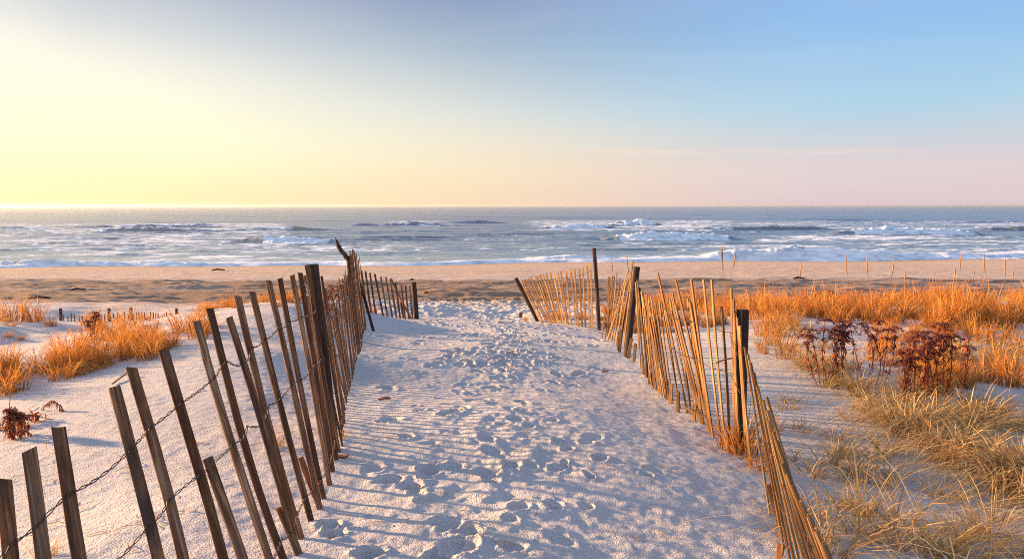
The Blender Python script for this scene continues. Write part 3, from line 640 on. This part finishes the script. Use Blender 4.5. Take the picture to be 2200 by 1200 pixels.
for tx_, ty_, bx_, by_ in [(1396,798,1395,823),(1406,810,1405,833),(1421,806,1419,846),(1433,815,1431,856),(1443,825,1442,869),(1457,840,1458,883),(1388,780,1386,812),(1493,868,1492,905),(1381,765,1380,805),(1505,880,1506,912)]:
    b3 = hit(bx_, by_); place_stick('slat', b3, at(tx_, ty_, b3[1]), (.6, -.8, 0), .040, .012, M_SLAT2, RF, segs=3)['label'] = 'short broken stub of a slat'
b3 = hit(1600, 975); b3[1] += .12
place_stick('post', b3, at(1596, 666, b3[1]), (1, .1, 0), .078, .074, M_POST, RF, ext=.4, bend=(0, 0, 0), rough=.02)['label'] = 'near square post with flat top'
tp = at(1538, 779, 5.0); V, F4 = tube([tp, at(1556, 772, 4.98), at(1577, 768, 4.95)], .0055, 6)
tag(link('iron_spike', mesh_np('iron_spike', V, F4, M_WIRE)), 'thin dark metal spike caught in the slats left of the near square post', 'spike')

# --- collapsed slats at the lower right ---------------------------------------
RB = fence_obj('sand_fence', (1.3, 2.6, 3.8), 'collapsed bundle of slats tipping left at the bottom right of the path')
BL = [(1600,745,1655,1105),(1607,760,1667,1127),(1613,778,1684,1177),(1620,800,1700,1215),(1628,830,1716,1240),(1640,860,1735,1262),(1647,853,1800,1330),(1650,882,1790,1345),(1651,907,1780,1365),
      (1662,925,1800,1390),(1670,947,1830,1430),(1680,993,1850,1490),(1690,1015,1870,1540),(1703,1043,1900,1590),(1720,1075,1930,1640),(1737,1107,1960,1690),(1752,1137,1990,1740),(1770,1167,2030,1800),(1792,1215,2070,1860)]
w1, w2 = [], []
for i, (tx_, ty_, bx_, by_) in enumerate(BL):
    b3 = hit(bx_, by_); tp = at(tx_, ty_, b3[1]+.22)
    place_stick('slat', b3, tp, (.42, .9, 0), .030, .010, M_SLAT2, RB, segs=7)
    if i >= 3: w1.append(wpt(b3, tp, .3, np.array([-.012, -.012, 0]))); w2.append(wpt(b3, tp, .62, np.array([-.012, -.012, 0])))
for ww in (w1, w2): wire(RB, ww, sag=.1)
b3 = hit(1676, 1205); place_stick('slat', b3, at(1676, 1168, b3[1]), (.7, -.7, 0), .034, .012, M_SLAT, RB, segs=3)['label'] = 'short broken stub of a slat'
b3 = hit(1668, 1128); place_stick('slat', b3, at(1650, 1040, b3[1]), (.7, -.7, 0), .03, .012, M_SLAT, RB, segs=3)

# --- far fences half buried behind the grass ----------------------------------
FL = fence_obj('sand_fence', (-12, 20, 2.0), 'low half-buried slat fence far off behind the left dune grass', 'low buried fences on the far side of the dunes')
for x, y0, y1 in [(131,662,690),(235,662,692),(282,660,694),(380,662,690)]:
    place_stick('post', at(x, y1+6, 20), at(x-1, y0, 20), (1, .1, 0), .075, .07, M_POST, FL, ext=.4, bend=(0, 0, 0), segs=2)
for x in list(range(138, 232, 8))+list(range(240, 420, 6)):
    h_ = 676-5*math.sin((x-240)/140*3.1)+random.uniform(-2, 3) if x > 240 else 676+random.uniform(-2, 4)
    if random.random() < .06: continue
    h_ += random.uniform(-4, 1)
    place_stick('slat', at(x, 700, 20), at(x-1.5+random.uniform(-1.6, 1.6), h_, 20), (1, .1, 0), .032, .012, M_SLAT, FL, ext=.3, segs=2)
wire(FL, [at(x, 682+random.uniform(-1, 1), 19.97) for x in range(138, 418, 12)], r=.003, twist=.003, step=.1)
FR = fence_obj('sand_fence', (7.5, 18, 2.8), 'row of short slat tops poking out of the orange grass on the right dune crest', 'low buried fences on the far side of the dunes')
for x, y0 in [(1690,652),(1698,648),(1712,641),(1722,650),(1733,637),(1742,640),(1750,632),(1760,626),(1768,630),(1776,622),(1783,624),(1790,621),(1799,630),(1855,648),(1863,655),(1872,656),(2117,628),(1680,655),(1705,655),(2125,640)]:
    a_, b_ = ray(x, 660); bz = float(T0(a_*17.2, 17.2)); place_stick('slat', (a_*17.2, 17.2, bz), at(x+random.uniform(-2, 2), y0+random.uniform(-4, 5), 17.2), (1, .1, 0), .07, .03, M_SLAT, FR, ext=.3, segs=2)

# --- loose sticks -------------------------------------------------------------
def loose(name, pts, r, m, label, cat, sides=6):
    V, F4 = tube(pts, r, sides); o = link(name, mesh_np(name, V, F4, m)); tag(o, label, cat); return o
loose('driftwood', [at(745,556,9.55), at(741,547,9.55), at(733,539,9.55), at(727,528,9.55), at(723,518,9.55), at(720,509,9.55)], [.03, .036, .034, .032, .018, .004], M_POST, 'jagged dark driftwood branch sticking up from the far left post', 'driftwood')
tag(place_stick('broken_slat', at(801, 706, 12.0), at(766, 592, 11.6), (1, .2, 0), .05, .02, M_POST, None, ext=.1), 'dark stick leaning on the fence at the crest, foot on the path', 'stick')
a = hit(242, 826); b = hit(276, 810)
tag(place_stick('twig', a+[0, 0, .01], b+[0, 0, .05], (0, .3, 1), .014, .01, M_SLAT, None, ext=0), 'thin straight twig lying on the left dune behind the tall slats', 'twig')
for px, py, an, L, lab in [(825,858,.2,.11,'small reddish wood chip on the striped sand of the path'),(1300,800,.5,.09,'tiny dark twig lying on smooth sand by the right fence'),(733,979,-.4,.1,'small dark twig at the foot of the left fence')]:
    p = hit(px, py); tag(place_stick('wood_chip', p+[-L/2, 0, .006], p+[L/2, an*.05, .014], (0, 1, .2), .026, .012, M_STEM, None, ext=0, segs=3, rough=.25), lab, 'twig')

# ------------------------------------------------------------------ grass
def blades(n, R0, hmin, hmax, wd, spread, droop, seed, bias=(0, 0), segs=5, upright=.0):
    g = np.random.default_rng(seed); an = g.uniform(0, 2*np.pi, n); rr = R0*np.sqrt(g.uniform(0, 1, n))
    bx, by = rr*np.cos(an), rr*np.sin(an); ln = g.uniform(hmin, hmax, n)
    da = an+g.normal(0, 1.0, n); dxn = np.cos(da)*spread+bias[0]; dyn = np.sin(da)*spread+bias[1]
    k = g.uniform(.35, 1.1, n); dxn *= k; dyn *= k; dr = droop*g.uniform(.2, 1.6, n)
    V = np.zeros((n, segs+1, 2, 3)); tp = np.zeros((n, segs+1, 2))
    wa = g.uniform(0, np.pi, n); wx, wy = np.cos(wa), np.sin(wa); ww = wd*g.uniform(.6, 1.3, n)
    kink = g.uniform(0, 1, n) < .12; kt = g.uniform(.35, .7, n)
    for i in range(segs+1):
        t = i/segs; th = np.hypot(dxn, dyn)*t*(1+dr*t)
        hx = dxn*t*ln*(.6+.8*t*dr); hy = dyn*t*ln*(.6+.8*t*dr)
        hz = ln*t*(1-.45*np.clip(th, 0, 1.4)*t)-ln*dr*.32*t**3
        kz = np.where(kink & (t > kt), (t-kt)*ln*1.1, 0); hz = hz-kz; hx = hx+kz*.5*np.sign(dxn)
        hz = np.maximum(hz, .004-.03*(t < .01))
        w_ = ww*(1-t**2.2*.88)
        for s, sg in ((0, -.5), (1, .5)):
            V[:, i, s, 0] = bx+hx+wx*w_*sg; V[:, i, s, 1] = by+hy+wy*w_*sg; V[:, i, s, 2] = hz
            tp[:, i, s] = t
    idx = np.arange(n*(segs+1)*2).reshape(n, segs+1, 2)
    F4 = np.stack([idx[:, :-1, 0], idx[:, :-1, 1], idx[:, 1:, 1], idx[:, 1:, 0]], -1).reshape(-1, 4)
    return V.reshape(-1, 3), F4, tp.ravel()
def tuft_mesh(name, arr, m):
    V, F4, tp = arr; me = mesh_np(name, V, F4, m, smooth=True); attr(me, 'tipness', tp); return me
ORG = [blades(95, .15, .22, .66, .0080, .60, .6, 100+i, bias=(.12*(-1)**i, 0)) for i in range(6)]
STR = [blades(60, .10, .30, .85, .0095, .95, 1.0, 200+i, bias=((-.35, .15, .3, -.2, .0, .45)[i], -.1)) for i in range(6)]
LNG = [blades(42, .09, .35, .95, .0080, 1.25, 1.1, 250+i, bias=((-.5, .4, -.2, .5, -.6)[i], -.15)) for i in range(5)]
SPI = [blades(60, .07, .15, .42, .005, .7, .6, 300+i) for i in range(4)]
STU = [blades(45, .08, .10, .24, .010, .35, .2, 320+i) for i in range(2)]
def merge_tufts(name, items, m, label, cat='grass'):
    Vs, Fs, Ts = [], [], []; o = 0
    for (arr, p, rz, sx, sz) in items:
        V, F4, tp = arr; c, s = math.cos(rz), math.sin(rz)
        Q = np.stack([(V[:, 0]*c-V[:, 1]*s)*sx+p[0], (V[:, 0]*s+V[:, 1]*c)*sx+p[1], V[:, 2]*sz+p[2]-.01], -1)
        Vs.append(Q); Fs.append(F4+o); Ts.append(tp); o += len(V)
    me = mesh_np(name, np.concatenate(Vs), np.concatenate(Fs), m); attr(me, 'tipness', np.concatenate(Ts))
    return tag(link(name, me), label, cat, None, 'stuff')
def gz(x, y): return np.array([x, y, float(T0(x, y))])
# --- right: crest band of orange grass
items = []
def dens(x, y, s): return float(vn2(np.array([x*.55]), np.array([y*.5]), s)[0])
xy = []
while len(items) < 185:
    y = rng.uniform(12.3, 19.5); x = rng.uniform(.13*y, .92*y)
    d = dens(x, y, 401)
    if y < 15.8 and (d < .64): continue
    if d < .48: continue
    if x < .42*y and y < 13.6: continue
    q_ = proj(gz(x, y))[0]; k_ = (.45+1.5*(d-.4)/.45*rng.uniform(.6, 1.1))*float(np.interp(q_, [1500, 1640, 1700, 1850, 2000, 2060, 2200], [1.25, 1.4, .8, .75, .85, 1.35, 1.45]))
    items.append((ORG[rng.integers(6)], gz(x, y), rng.uniform(0, 6.3), min(1.3, .6+.5*k_), min(1.9, k_)))
merge_tufts('dune_grass', items, M_GRASS, 'dense orange beach grass glowing along the right dune crest')
# --- right: dull straw grass of the slope
items = []
poly = [(1600,700),(1680,690),(1790,760),(1960,770),(2100,720),(2560,690),(2560,1200),(2290,1120),(2180,1075),(2020,985),(1880,905),(1780,840),(1690,778),(1620,745)]
def inside(px, py, P):
    c = False; j = len(P)-1
    for i in range(len(P)):
        if (P[i][1] > py) != (P[j][1] > py) and px < (P[j][0]-P[i][0])*(py-P[i][1])/(P[j][1]-P[i][1])+P[i][0]: c = not c
        j = i
    return c
slope_o = []
while len(items) < 215:
    px, py = rng.uniform(1600, 2560), rng.uniform(690, 1190)
    if not inside(px, py, poly): continue
    if rng.uniform() > .35+.65*((py-690)/430): continue
    p = hit(px, py)
    if dens(p[0]*2.2, p[1]*1.6, 405) < .36: continue
    items.append((STR[rng.integers(6)], p, rng.uniform(-.6, .6), rng.uniform(.65, .95), rng.uniform(.5, .8)))
merge_tufts('slope_grass', items, M_STRAW, 'dull straw-coloured grass matting the slope right of the near post')
items = []
while len(items) < 75:
    px, py = rng.uniform(1640, 2250), rng.uniform(690, 850)
    if (py > 700+(px-1640)*.32 and px < 1950) or dens(px/90., py/60., 409) < .42: continue
    items.append((ORG[rng.integers(6)], hit(px, py), rng.uniform(0, 6.3), rng.uniform(.6, .85), rng.uniform(.5, .85)))
for px, py in [(2150,800),(2120,820),(2170,830),(2085,720),(2110,735),(2140,740),(2160,710),(2190,760),(1690,770),(1660,740),(1640,720),(1670,715),(1700,700),(2190,690),(2060,700)]:
    items.append((ORG[rng.integers(6)], hit(px, py), rng.uniform(0, 6.3), .9, 1.15))
merge_tufts('upper_slope_grass', items, M_GRASS, 'scattered orange grass between the dark dried plants and the crest')
# lying thin leaves over the bare sand at lower right
items = []
for k in range(24):
    px, py = rng.uniform(1660, 2200), rng.uniform(860, 1190)
    if py < 830+(px-1660)*.25: continue
    items.append((SPI[rng.integers(4)], hit(px, py), rng.uniform(0, 6.3), rng.uniform(.9, 1.4), rng.uniform(.35, .7)))
for k in range(34):
    px, py = rng.uniform(1700, 2260), rng.uniform(900, 1230)
    if py < 850+(px-1660)*.22 or dens(px/80., py/60., 411) < .45: continue
    items.append((LNG[rng.integers(5)], hit(px, py), rng.uniform(-.7, .7), rng.uniform(.5, .75), rng.uniform(.35, .6)))
merge_tufts('fallen_grass', items, M_STRAW, 'thin loose grass leaves scattered over the pale sand at lower right')

# --- individual tufts
TUFT = {}
def tuft(px, py, kind, sc, label, group='separate clumps of beach grass', Y=None, m=None, rz=None, n_=1, sz=None):
    key = (kind, rng.integers(len(kind[1])))
    me = TUFT.get((kind[0], key[1]))
    if me is None: me = tuft_mesh('grass_tuft', kind[1][key[1]], kind[2]); TUFT[(kind[0], key[1])] = me
    p = hit(px, py) if Y is None else gz(at(px, py, Y)[0], Y)
    o = link('grass_tuft', me, None, tuple(p-np.array([0, 0, .01]))); o.scale = (sc, sc, sc if sz is None else sz)
    o.rotation_euler = (0, 0, rng.uniform(0, 6.28) if rz is None else rz); tag(o, label, 'grass tuft', group); return o
KO = ('o', tuple(range(6)), M_GRASS); 
class Kd(tuple): pass
KO = ('o', ORG, M_GRASS); KS = ('s', STR, M_STRAW); KP = ('p', SPI, M_STRAW); KU = ('u', STU, M_STRAW); KL = ('l', LNG, M_STRAW)
def tuft(px, py, kd, sc, label, Y=None, rz=None, sz=None, group='separate clumps of beach grass'):
    i = int(rng.integers(len(kd[1]))); me = TUFT.get((kd[0], i))
    if me is None: me = TUFT[(kd[0], i)] = tuft_mesh('grass_tuft', kd[1][i], kd[2])
    p = hit(px, py) if Y is None else gz(at(px, py, Y)[0], Y)
    o = link('grass_tuft', me, None, tuple(p-np.array([0, 0, .01]))); o.scale = (sc, sc, sc if sz is None else sz)
    o.rotation_euler = (0, 0, rng.uniform(0, 6.28) if rz is None else rz); tag(o, label, 'grass tuft', group); return o
BT = 'orange tuft '
for a_ in [
 (1600,975,KO,.85,'bright orange grass clump at the foot of the near square post'),
 (1572,965,KO,.62,'low orange spiky clump spilling left onto the path under the fence'),
 (1640,1010,KO,.6,'orange clump growing through the top of the collapsed slats'),
 (1490,888,KS,0.39,'bent straw blades poking through the foot of the right fence'),
 (1660,930,KO,.42,'small orange tuft just right of the collapsed slats'),
 (1780,1000,KL,0.62,'upright clump with short thick stalks in the sand right of the collapsed slats'),
 (1850,1030,KL,0.61,'straw clump in the middle of the bare sand at lower right'),
 (1900,1045,KL,0.56,'thin loose clump beside the rim of the grassy slope'),
 (1700,990,KL,0.45,'pale drooping clump behind the collapsed slats'),
 (1850,1150,KL,0.86,'big sprawling straw clump at the bottom, nearest the collapsed slats'),
 (1920,1150,KL,0.86,'big sprawling straw clump at the bottom, second one in from the slats'),
 (1790,1190,KL,0.72,'low clump bending over at the very bottom beside the slats'),
 (2010,1195,KL,0.81,'coarse clump cut by the bottom edge, right of the sprawling pair'),
 (2090,1010,KS,0.85,'tall dense clump on the slope, lit orange at its heart'),
 (1990,950,KO,.6,'orange-lit clump at the lower rim of the grassy slope'),
 (2170,1030,KS,0.85,'thick straw clump against the right edge low on the slope'),
 (2130,1150,KL,0.72,'sparse clump at the bottom right corner'),
 (1640,760,KO,.5,'small dark-rooted clump just behind the near square post'),
 (2165,815,KO,1.0,'tall orange clump on the bare sand at the right edge'),
 (735,940,KP,.35,'few yellow blades bent over the path at the foot of the left fence'),
 (590,960,KP,.7,'thin reddish blades lying on the sand behind the left fence'),
 (100,1195,KP,.5,'few yellow blades low behind the nearest left slats'),
 (440,728,KP,.45,'tiny lone sprig on the smooth left dune'),
 (1130,690,KP,.9,'wispy pale grass left of the leaning post at the path mouth'),
]: tuft(*a_)
# left dune clumps
for px, py, sc, Y, lab in [
 (30,690,1.5,11.5,'tall dense grass clump at the left edge of the picture'),
 (75,690,1.3,12,'grass clump just right of the one at the left edge'),
 (200,690,.9,12.5,'grass clump in front of the left end of the low far fence'),
 (110,700,.7,11,'small clump below the gap between the left-edge clumps'),
 (270,705,1.0,9.6,'broad clump in the centre of the left grass patch'),
 (230,730,1.1,8.6,'dark-hearted clump in the middle of the left grass patch'),
 (320,720,.9,9.0,'clump under the low far fence, right side of the left patch'),
 (395,712,.95,9.6,'bright clump left of the first tall slat tops'),
 (150,770,.95,7.3,'thick orange clump on the brow of the left dune'),
 (210,775,.9,7.1,'thick orange clump right beside the one on the brow of the left dune'),
 (190,745,.9,8.0,'clump behind the thick pair on the left dune brow'),
 (90,800,.7,6.4,'sparse clump at the lower left end of the dune brow'),
 (30,840,.75,5.6,'clump at the left edge low on the dune brow'),
 (0,850,.8,5.5,'clump cut by the left edge above the dried red plant'),
 (290,765,.55,7.2,'thin tuft at the right end of the dune brow grass'),
 (20,725,.4,9.8,'low tuft in the shaded hollow at far left'),
 (45,730,.35,9.8,'second low tuft in the shaded hollow, right of the first'),
 (500,665,.8,12.5,'orange clump behind the tall left slats, farthest from the thick post'),
 (560,650,.75,13.5,'pale orange clump behind the left fence near its middle'),
 (610,645,.7,13.5,'orange clump behind the left fence, left of the thick post'),
 (700,650,.8,12.4,'rusty clump seen between the two groups of left posts'),
 (735,650,.8,12.4,'rusty clump just left of the far post with driftwood'),
 (800,660,.7,15.5,'clump behind the first slats past the crest'),
 (860,668,.6,17,'small yellow clump behind the post stump past the crest')]:
    tuft(px, py, KO, sc, lab, None if px < 420 else Y)
items = []
LP = [(-80,655),(120,650),(250,690),(440,655),(450,715),(330,775),(210,805),(100,830),(-80,870),(-80,800),(90,770),(150,730),(60,705),(-80,700)]
while len(items) < 78:
    px = rng.uniform(-80, 450); py = rng.uniform(650, 870)
    if not inside(px, py, LP) or dens(px/28., py/14., 421) < .52: continue
    p = hit(px, py)
    if p[1] > 19: continue
    items.append((ORG[rng.integers(6)], p, rng.uniform(0, 6.3), rng.uniform(.55, 1.0), rng.uniform(.25, .95)))
for k in range(26):
    px = rng.uniform(430, 650); Y = rng.uniform(12, 15); x = (px-1100)/F*Y; items.append((ORG[rng.integers(6)], gz(x, Y), rng.uniform(0, 6.3), .6, .55))
for k in range(30):
    px = rng.uniform(1290, 1560); Y = rng.uniform(12.8, 15.5); x = (px-1100)/F*Y; items.append((ORG[rng.integers(6)], gz(x, Y), rng.uniform(0, 6.3), .8, .8))
for k in range(10):
    px = rng.uniform(1185, 1260); Y = rng.uniform(16, 17.5); x = (px-1100)/F*Y; items.append((ORG[rng.integers(6)], gz(x, Y), rng.uniform(0, 6.3), .6, .5))
merge_tufts('low_grass', items, M_GRASS, 'low orange grass filling in around the clumps on the left dune and behind the fences')

# --- tall seed stalks on the crest
def stalk_mesh(seed, H):
    g = np.random.default_rng(seed); le = g.uniform(-.22, .14); P = [np.array([le*(i/6)**1.6*H, 0, H*i/6]) for i in range(7)]
    V, F4 = tube(P, [.0038]*6+[.003], 4)
    Hd, HF = tube([P[-1]+np.array([le*.25*q*H/.9*.5, 0, q*.26*H/1.1]) for q in (-.7, -.3, .2, .6, 1.0)], [.004, .009, .012, .008, .002], 6)
    return mesh_np('stalk', V, F4, M_GRASS), mesh_np('seed_head', Hd, HF, M_HUSK)
for i, (px, py) in enumerate([(1555,545),(1562,548),(1573,550),(1325,548),(1377,562),(1715,578),(1833,562),(1878,565),(1914,566),(1955,590),(2068,556),(2088,590),(2135,558),(2172,565),(2180,580),(2055,580)]):
    Y = 15.5 if px > 1500 else 14.5; x = (px-1100)/F*Y; b3 = gz(x, Y); H = at(px, py, Y)[2]-b3[2]; H = max(.7, min(1.75, H))
    ms, mh = stalk_mesh(500+i, H*.93)
    e = empty('grass_stalk', tuple(b3)); tag(e, 'tall stalk with a narrow seed head rising above the orange dune grass', 'grass stalk', 'seed stalks above the right dune grass')
    link('stem', ms, e); h_ = link('seed_head', mh, e)

# --- dried dark red plants (goldenrod-like)
def leaf_cloud(pts, n, size, seed, droop=.6):
    g = np.random.default_rng(seed); pts = np.array(pts); idx = g.integers(len(pts), size=n); c = pts[idx]+g.normal(0, size*.35, (n, 3))
    an = g.uniform(0, 6.28, n); L = size*g.uniform(.5, 1.3, n); W_ = L*g.uniform(.25, .45, n)
    dx, dy, dz = np.cos(an)*L, np.sin(an)*L, -droop*L*g.uniform(.2, 1.4, n)+.2*L
    nx, ny = -np.sin(an)*W_, np.cos(an)*W_; V = np.zeros((n, 6, 3)); T = np.zeros((n, 6))
    for k, (t, ww, cu) in enumerate([(0, .25, 0), (.5, .55, .25), (1, .15, -.15)]):
        for s in (0, 1):
            q = (s*2-1)*ww; V[:, k*2+s, 0] = c[:, 0]+dx*t+nx*q; V[:, k*2+s, 1] = c[:, 1]+dy*t+ny*q; V[:, k*2+s, 2] = c[:, 2]+dz*t+cu*L
    i = np.arange(n*6).reshape(n, 6); F4 = np.concatenate([i[:, [0, 1, 3, 2]], i[:, [2, 3, 5, 4]]]); return V.reshape(-1, 3), F4
def dried_plant(px, py, H, stems, label, spread=.12, seed=0, head=1.0, Y=None, lean=(0, 0), group='dried dark red plants'):
    g = np.random.default_rng(seed); p = hit(px, py) if Y is None else gz(at(px, py, Y)[0], Y)
    e = empty('dried_plant', tuple(p)); tag(e, label, 'plant', group)
    SV, SF = [], []; heads = []; body = []
    for s in range(stems):
        a = g.uniform(0, 6.28); r = spread*g.uniform(.2, 1); b = np.array([math.cos(a)*r*.4, math.sin(a)*r*.4, -.03]); h = H*g.uniform(.72, 1.05)
        a += .3; t = np.array([math.cos(a)*r*1.7+lean[0]*h, math.sin(a)*r+lean[1]*h, h]); cur = g.normal(0, .03, 2)
        P = [b+(t-b)*q+np.array([cur[0]*math.sin(3.1*q), cur[1]*math.sin(3.1*q), 0]) for q in np.linspace(0, 1, 8)]
        tube(P, [.006]*7+[.003], 5, SV, SF); hd = P[-3:]; body += P[2:]
        ka = g.uniform(0, 6.28); HV, HF = [], []
        for k in range(4):      # arching side sprays of the head
            q0 = P[-1-(k % 2)]; aa = ka+k*1.7; sp = [q0+np.array([math.cos(aa)*.075*u, math.sin(aa)*.075*u, .05*u-.07*u*u])*H/.6 for u in (0, .33, .66, 1.0)]
            tube(sp, .003, 4, HV, HF); hd += sp[1:]
        tube(P[-4:], .0045, 5, HV, HF); V, F4 = leaf_cloud(hd, int(260*head), .026, seed*10+s+1, .3); link('seed_head', mesh_np('seed_head', np.r_[np.array(HV), V], np.r_[np.array(HF), F4+len(HV)], M_HEAD), e)
    link('stem', mesh_np('stem', SV, SF, M_STEM), e)
    V, F4 = leaf_cloud(body, int(60*stems**.8), .042, seed+2, 1.1); m2 = mesh_np('foliage', V, F4, M_LEAF); attr(m2, 'tipness', np.ones(len(V))); link('foliage', m2, e)
    return e
dried_plant(1772, 830, 0.76, 5, 'leftmost of the dark dried plants on the right slope, with a broad curled head', .16, 1, 1.3)
dried_plant(1815, 830, 0.73, 4, 'dark dried plant just right of the leftmost broad-headed one', .12, 2, 1.2)
dried_plant(1868, 815, 0.67, 3, 'thin dried plant with arching tips mid-way along the dark row', .22, 3, .6)
dried_plant(1890, 825, 0.61, 3, 'dried plant with feathery tips, right of the thin arching one', .12, 4, .8)
dried_plant(1935, 880, 0.76, 2, 'single upright dried stalk pair with a knobbly top at the front of the dark row', .07, 5, 1.1)
dried_plant(1957, 885, 0.71, 2, 'dried stalk with a branching top beside the knobbly upright pair', .07, 6, 1.2)
dried_plant(1990, 870, 0.76, 4, 'full dark dried plant left of the brightest red one', .12, 7, 1.3)
dried_plant(2020, 870, 0.80, 5, 'rightmost and reddest full dried plant of the dark row', .14, 8, 1.4)
dried_plant(1925, 800, 0.54, 1, 'lone dried sprig tipping right behind the dark row', .05, 9, .8, lean=(.3, 0))
dried_plant(2065, 850, 0.61, 2, 'faint thin red plant right of the dark row', .05, 10, .3)
dried_plant(196, 705, .42, 3, 'dried red plant standing up from the left dune grass before the low far fence', .12, 11, .9, Y=9.5)
dried_plant(28, 942, .20, 4, 'small crumpled red plant on the left dune at the picture edge', .05, 12, .4)
dried_plant(690, 668, .5, 5, 'bushy rust-red plant behind the left fence beside the thick post', .25, 13, .6, Y=11.5)
dried_plant(728, 668, .78, 3, 'rusty plant with one tall stem rising between the left fence posts', .18, 14, .6, Y=11.5)
# fern-like dead stem lying on the left dune, and its little neighbour
def lying(px0, py0, px1, py1, label, seed, leaf=.045):
    a = hit(px0, py0); b = hit(px1, py1); P = [a+(b-a)*q+np.array([0, 0, .015+.06*math.sin(math.pi*q)]) for q in np.linspace(0, 1, 9)]
    e = empty('fallen_stem', tuple(a)); tag(e, label, 'dry stem')
    V, F4 = tube([p-a for p in P], [.004]*8+[.002], 5); link('stem', mesh_np('stem', V, F4, M_STEM), e)
    V, F4 = leaf_cloud([p-a for p in P], 90, leaf, seed, 1.6); V[:, 2] = np.maximum(V[:, 2], -.01)
    m2 = mesh_np('foliage', V, F4, M_LEAF); attr(m2, 'tipness', np.ones(len(V))); link('foliage', m2, e)
lying(-10, 925, 100, 902, 'arched dead red stem with hanging leaves lying on the left dune', 31)
lying(93, 880, 135, 882, 'tiny dead red sprig lying beyond the arched dead stem', 32, .02)
p = hit(19, 885)
loose('bare_stem', [p, p+np.array([.02, .0, .12]), p+np.array([.06, 0, .28])], [.003, .0028, .0015], M_STEM, 'bare thin dark stem standing at the left edge of the picture', 'dry stem', 5)

# ------------------------------------------------------------------ sea haze (sunlit air)
def haze():
    x0, x1, y0, y1, z0, z1 = -13000, 13000, -40, 12500, -6, 9
    V = [(x, y, z) for z in (z0, z1) for y in (y0, y1) for x in (x0, x1)]
    F4 = [(0, 2, 3, 1), (4, 5, 7, 6), (0, 1, 5, 4), (1, 3, 7, 5), (3, 2, 6, 7), (2, 0, 4, 6)]
    m = bpy.data.materials.new('haze'); m.use_nodes = True; t = NT(m.node_tree); t.n.clear()
    o = t.new('ShaderNodeOutputMaterial'); v = t.new('ShaderNodeVolumePrincipled'); v.inputs['Density'].default_value = .00022
    v.inputs['Anisotropy'].default_value = .6; v.inputs['Color'].default_value = (.96, .94, .90, 1); t.l.new(v.outputs[0], o.inputs['Volume'])
    tag(link('haze', mesh_np('haze', V, F4, m, smooth=False)), 'thin sunlit haze hanging over the beach and the sea', 'haze', None, 'stuff')
haze()

for px, py, sx, lab in [(1295, 672, .10, 'small brown stone on the sand right of the tall thin post'), (915, 622, .12, 'small yellowish stone on the beach beyond the path mouth')]:
    a_, b_ = ray(px, py); Y = 15.5 if px > 1000 else 34.0; g_ = np.random.default_rng(px); p = gz(a_*Y, Y)
    V = []; n1, n2 = 7, 10
    for i in range(n1):
        for k in range(n2):
            th = math.pi*i/(n1-1); ph = 2*math.pi*k/n2; r_ = sx*(1+.25*float(vn2(np.array([i*.7]), np.array([math.cos(ph)*2+5]), px)[0]))
            V.append((r_*math.sin(th)*math.cos(ph)*1.3, r_*math.sin(th)*math.sin(ph), r_*math.cos(th)*.55+.03))
    F4 = [(i*n2+k, (i+1)*n2+k, (i+1)*n2+(k+1) % n2, i*n2+(k+1) % n2) for i in range(n1-1) for k in range(n2)]
    tag(link('stone', mesh_np('stone', V, F4, M_STEM), None, tuple(p)), lab, 'stone')
for px, Y, L, lab in [(456, 49, .9, 'dark piece of driftwood lying on the smooth beach by the water at left'), (60, 31, .9, 'dark plank-like driftwood on the rutted beach at far left'), (150, 35, .7, 'short dark driftwood on the rutted beach, right of the plank-like piece'), (1705, 41, .7, 'dark drift log end on the beach behind the seed stalks'), (880, 40, .35, 'tiny dark drift bit on the beach straight beyond the path')]:
    a_, b_ = ray(px, 600); p = gz(a_*Y, Y); loose('driftwood', [p+[0, 0, .05], p+[L*.4, .05, .12], p+[L, .1, .06]], [.05, .07, .04], M_POST, lab, 'driftwood')

# straw and twig litter blown over the sand
def litter():
    V, F4 = [], []; g = np.random.default_rng(77)
    for k in range(230):
        if k < 70: px, py = g.uniform(760, 1560), g.uniform(720, 1195)
        elif k < 170: px, py = g.uniform(1600, 2200), g.uniform(760, 1195)
        else: px, py = g.uniform(0, 640), g.uniform(800, 1195)
        p = hit(px, py); a = g.uniform(0, 3.14); L = g.uniform(.02, .11)*(1.4 if k >= 70 else 1); d = np.array([math.cos(a)*L, math.sin(a)*L, 0]); q = p+d; q[2] = float(T0(q[0], q[1]))+.008; m_ = (p+q)/2+np.array([0, 0, .006+.1*L*g.uniform()]); p = p+[0, 0, .008]
        tube([p, m_, q], g.uniform(.0010, .0024), 4, V, F4)
    me = mesh_np('straw_litter', V, F4, M_STRAW); attr(me, 'tipness', np.full(len(V), g.uniform(.4, .6)))
    tag(link('straw_litter', me), 'bits of dry straw scattered over the pale sand', 'litter', None, 'stuff')
litter()
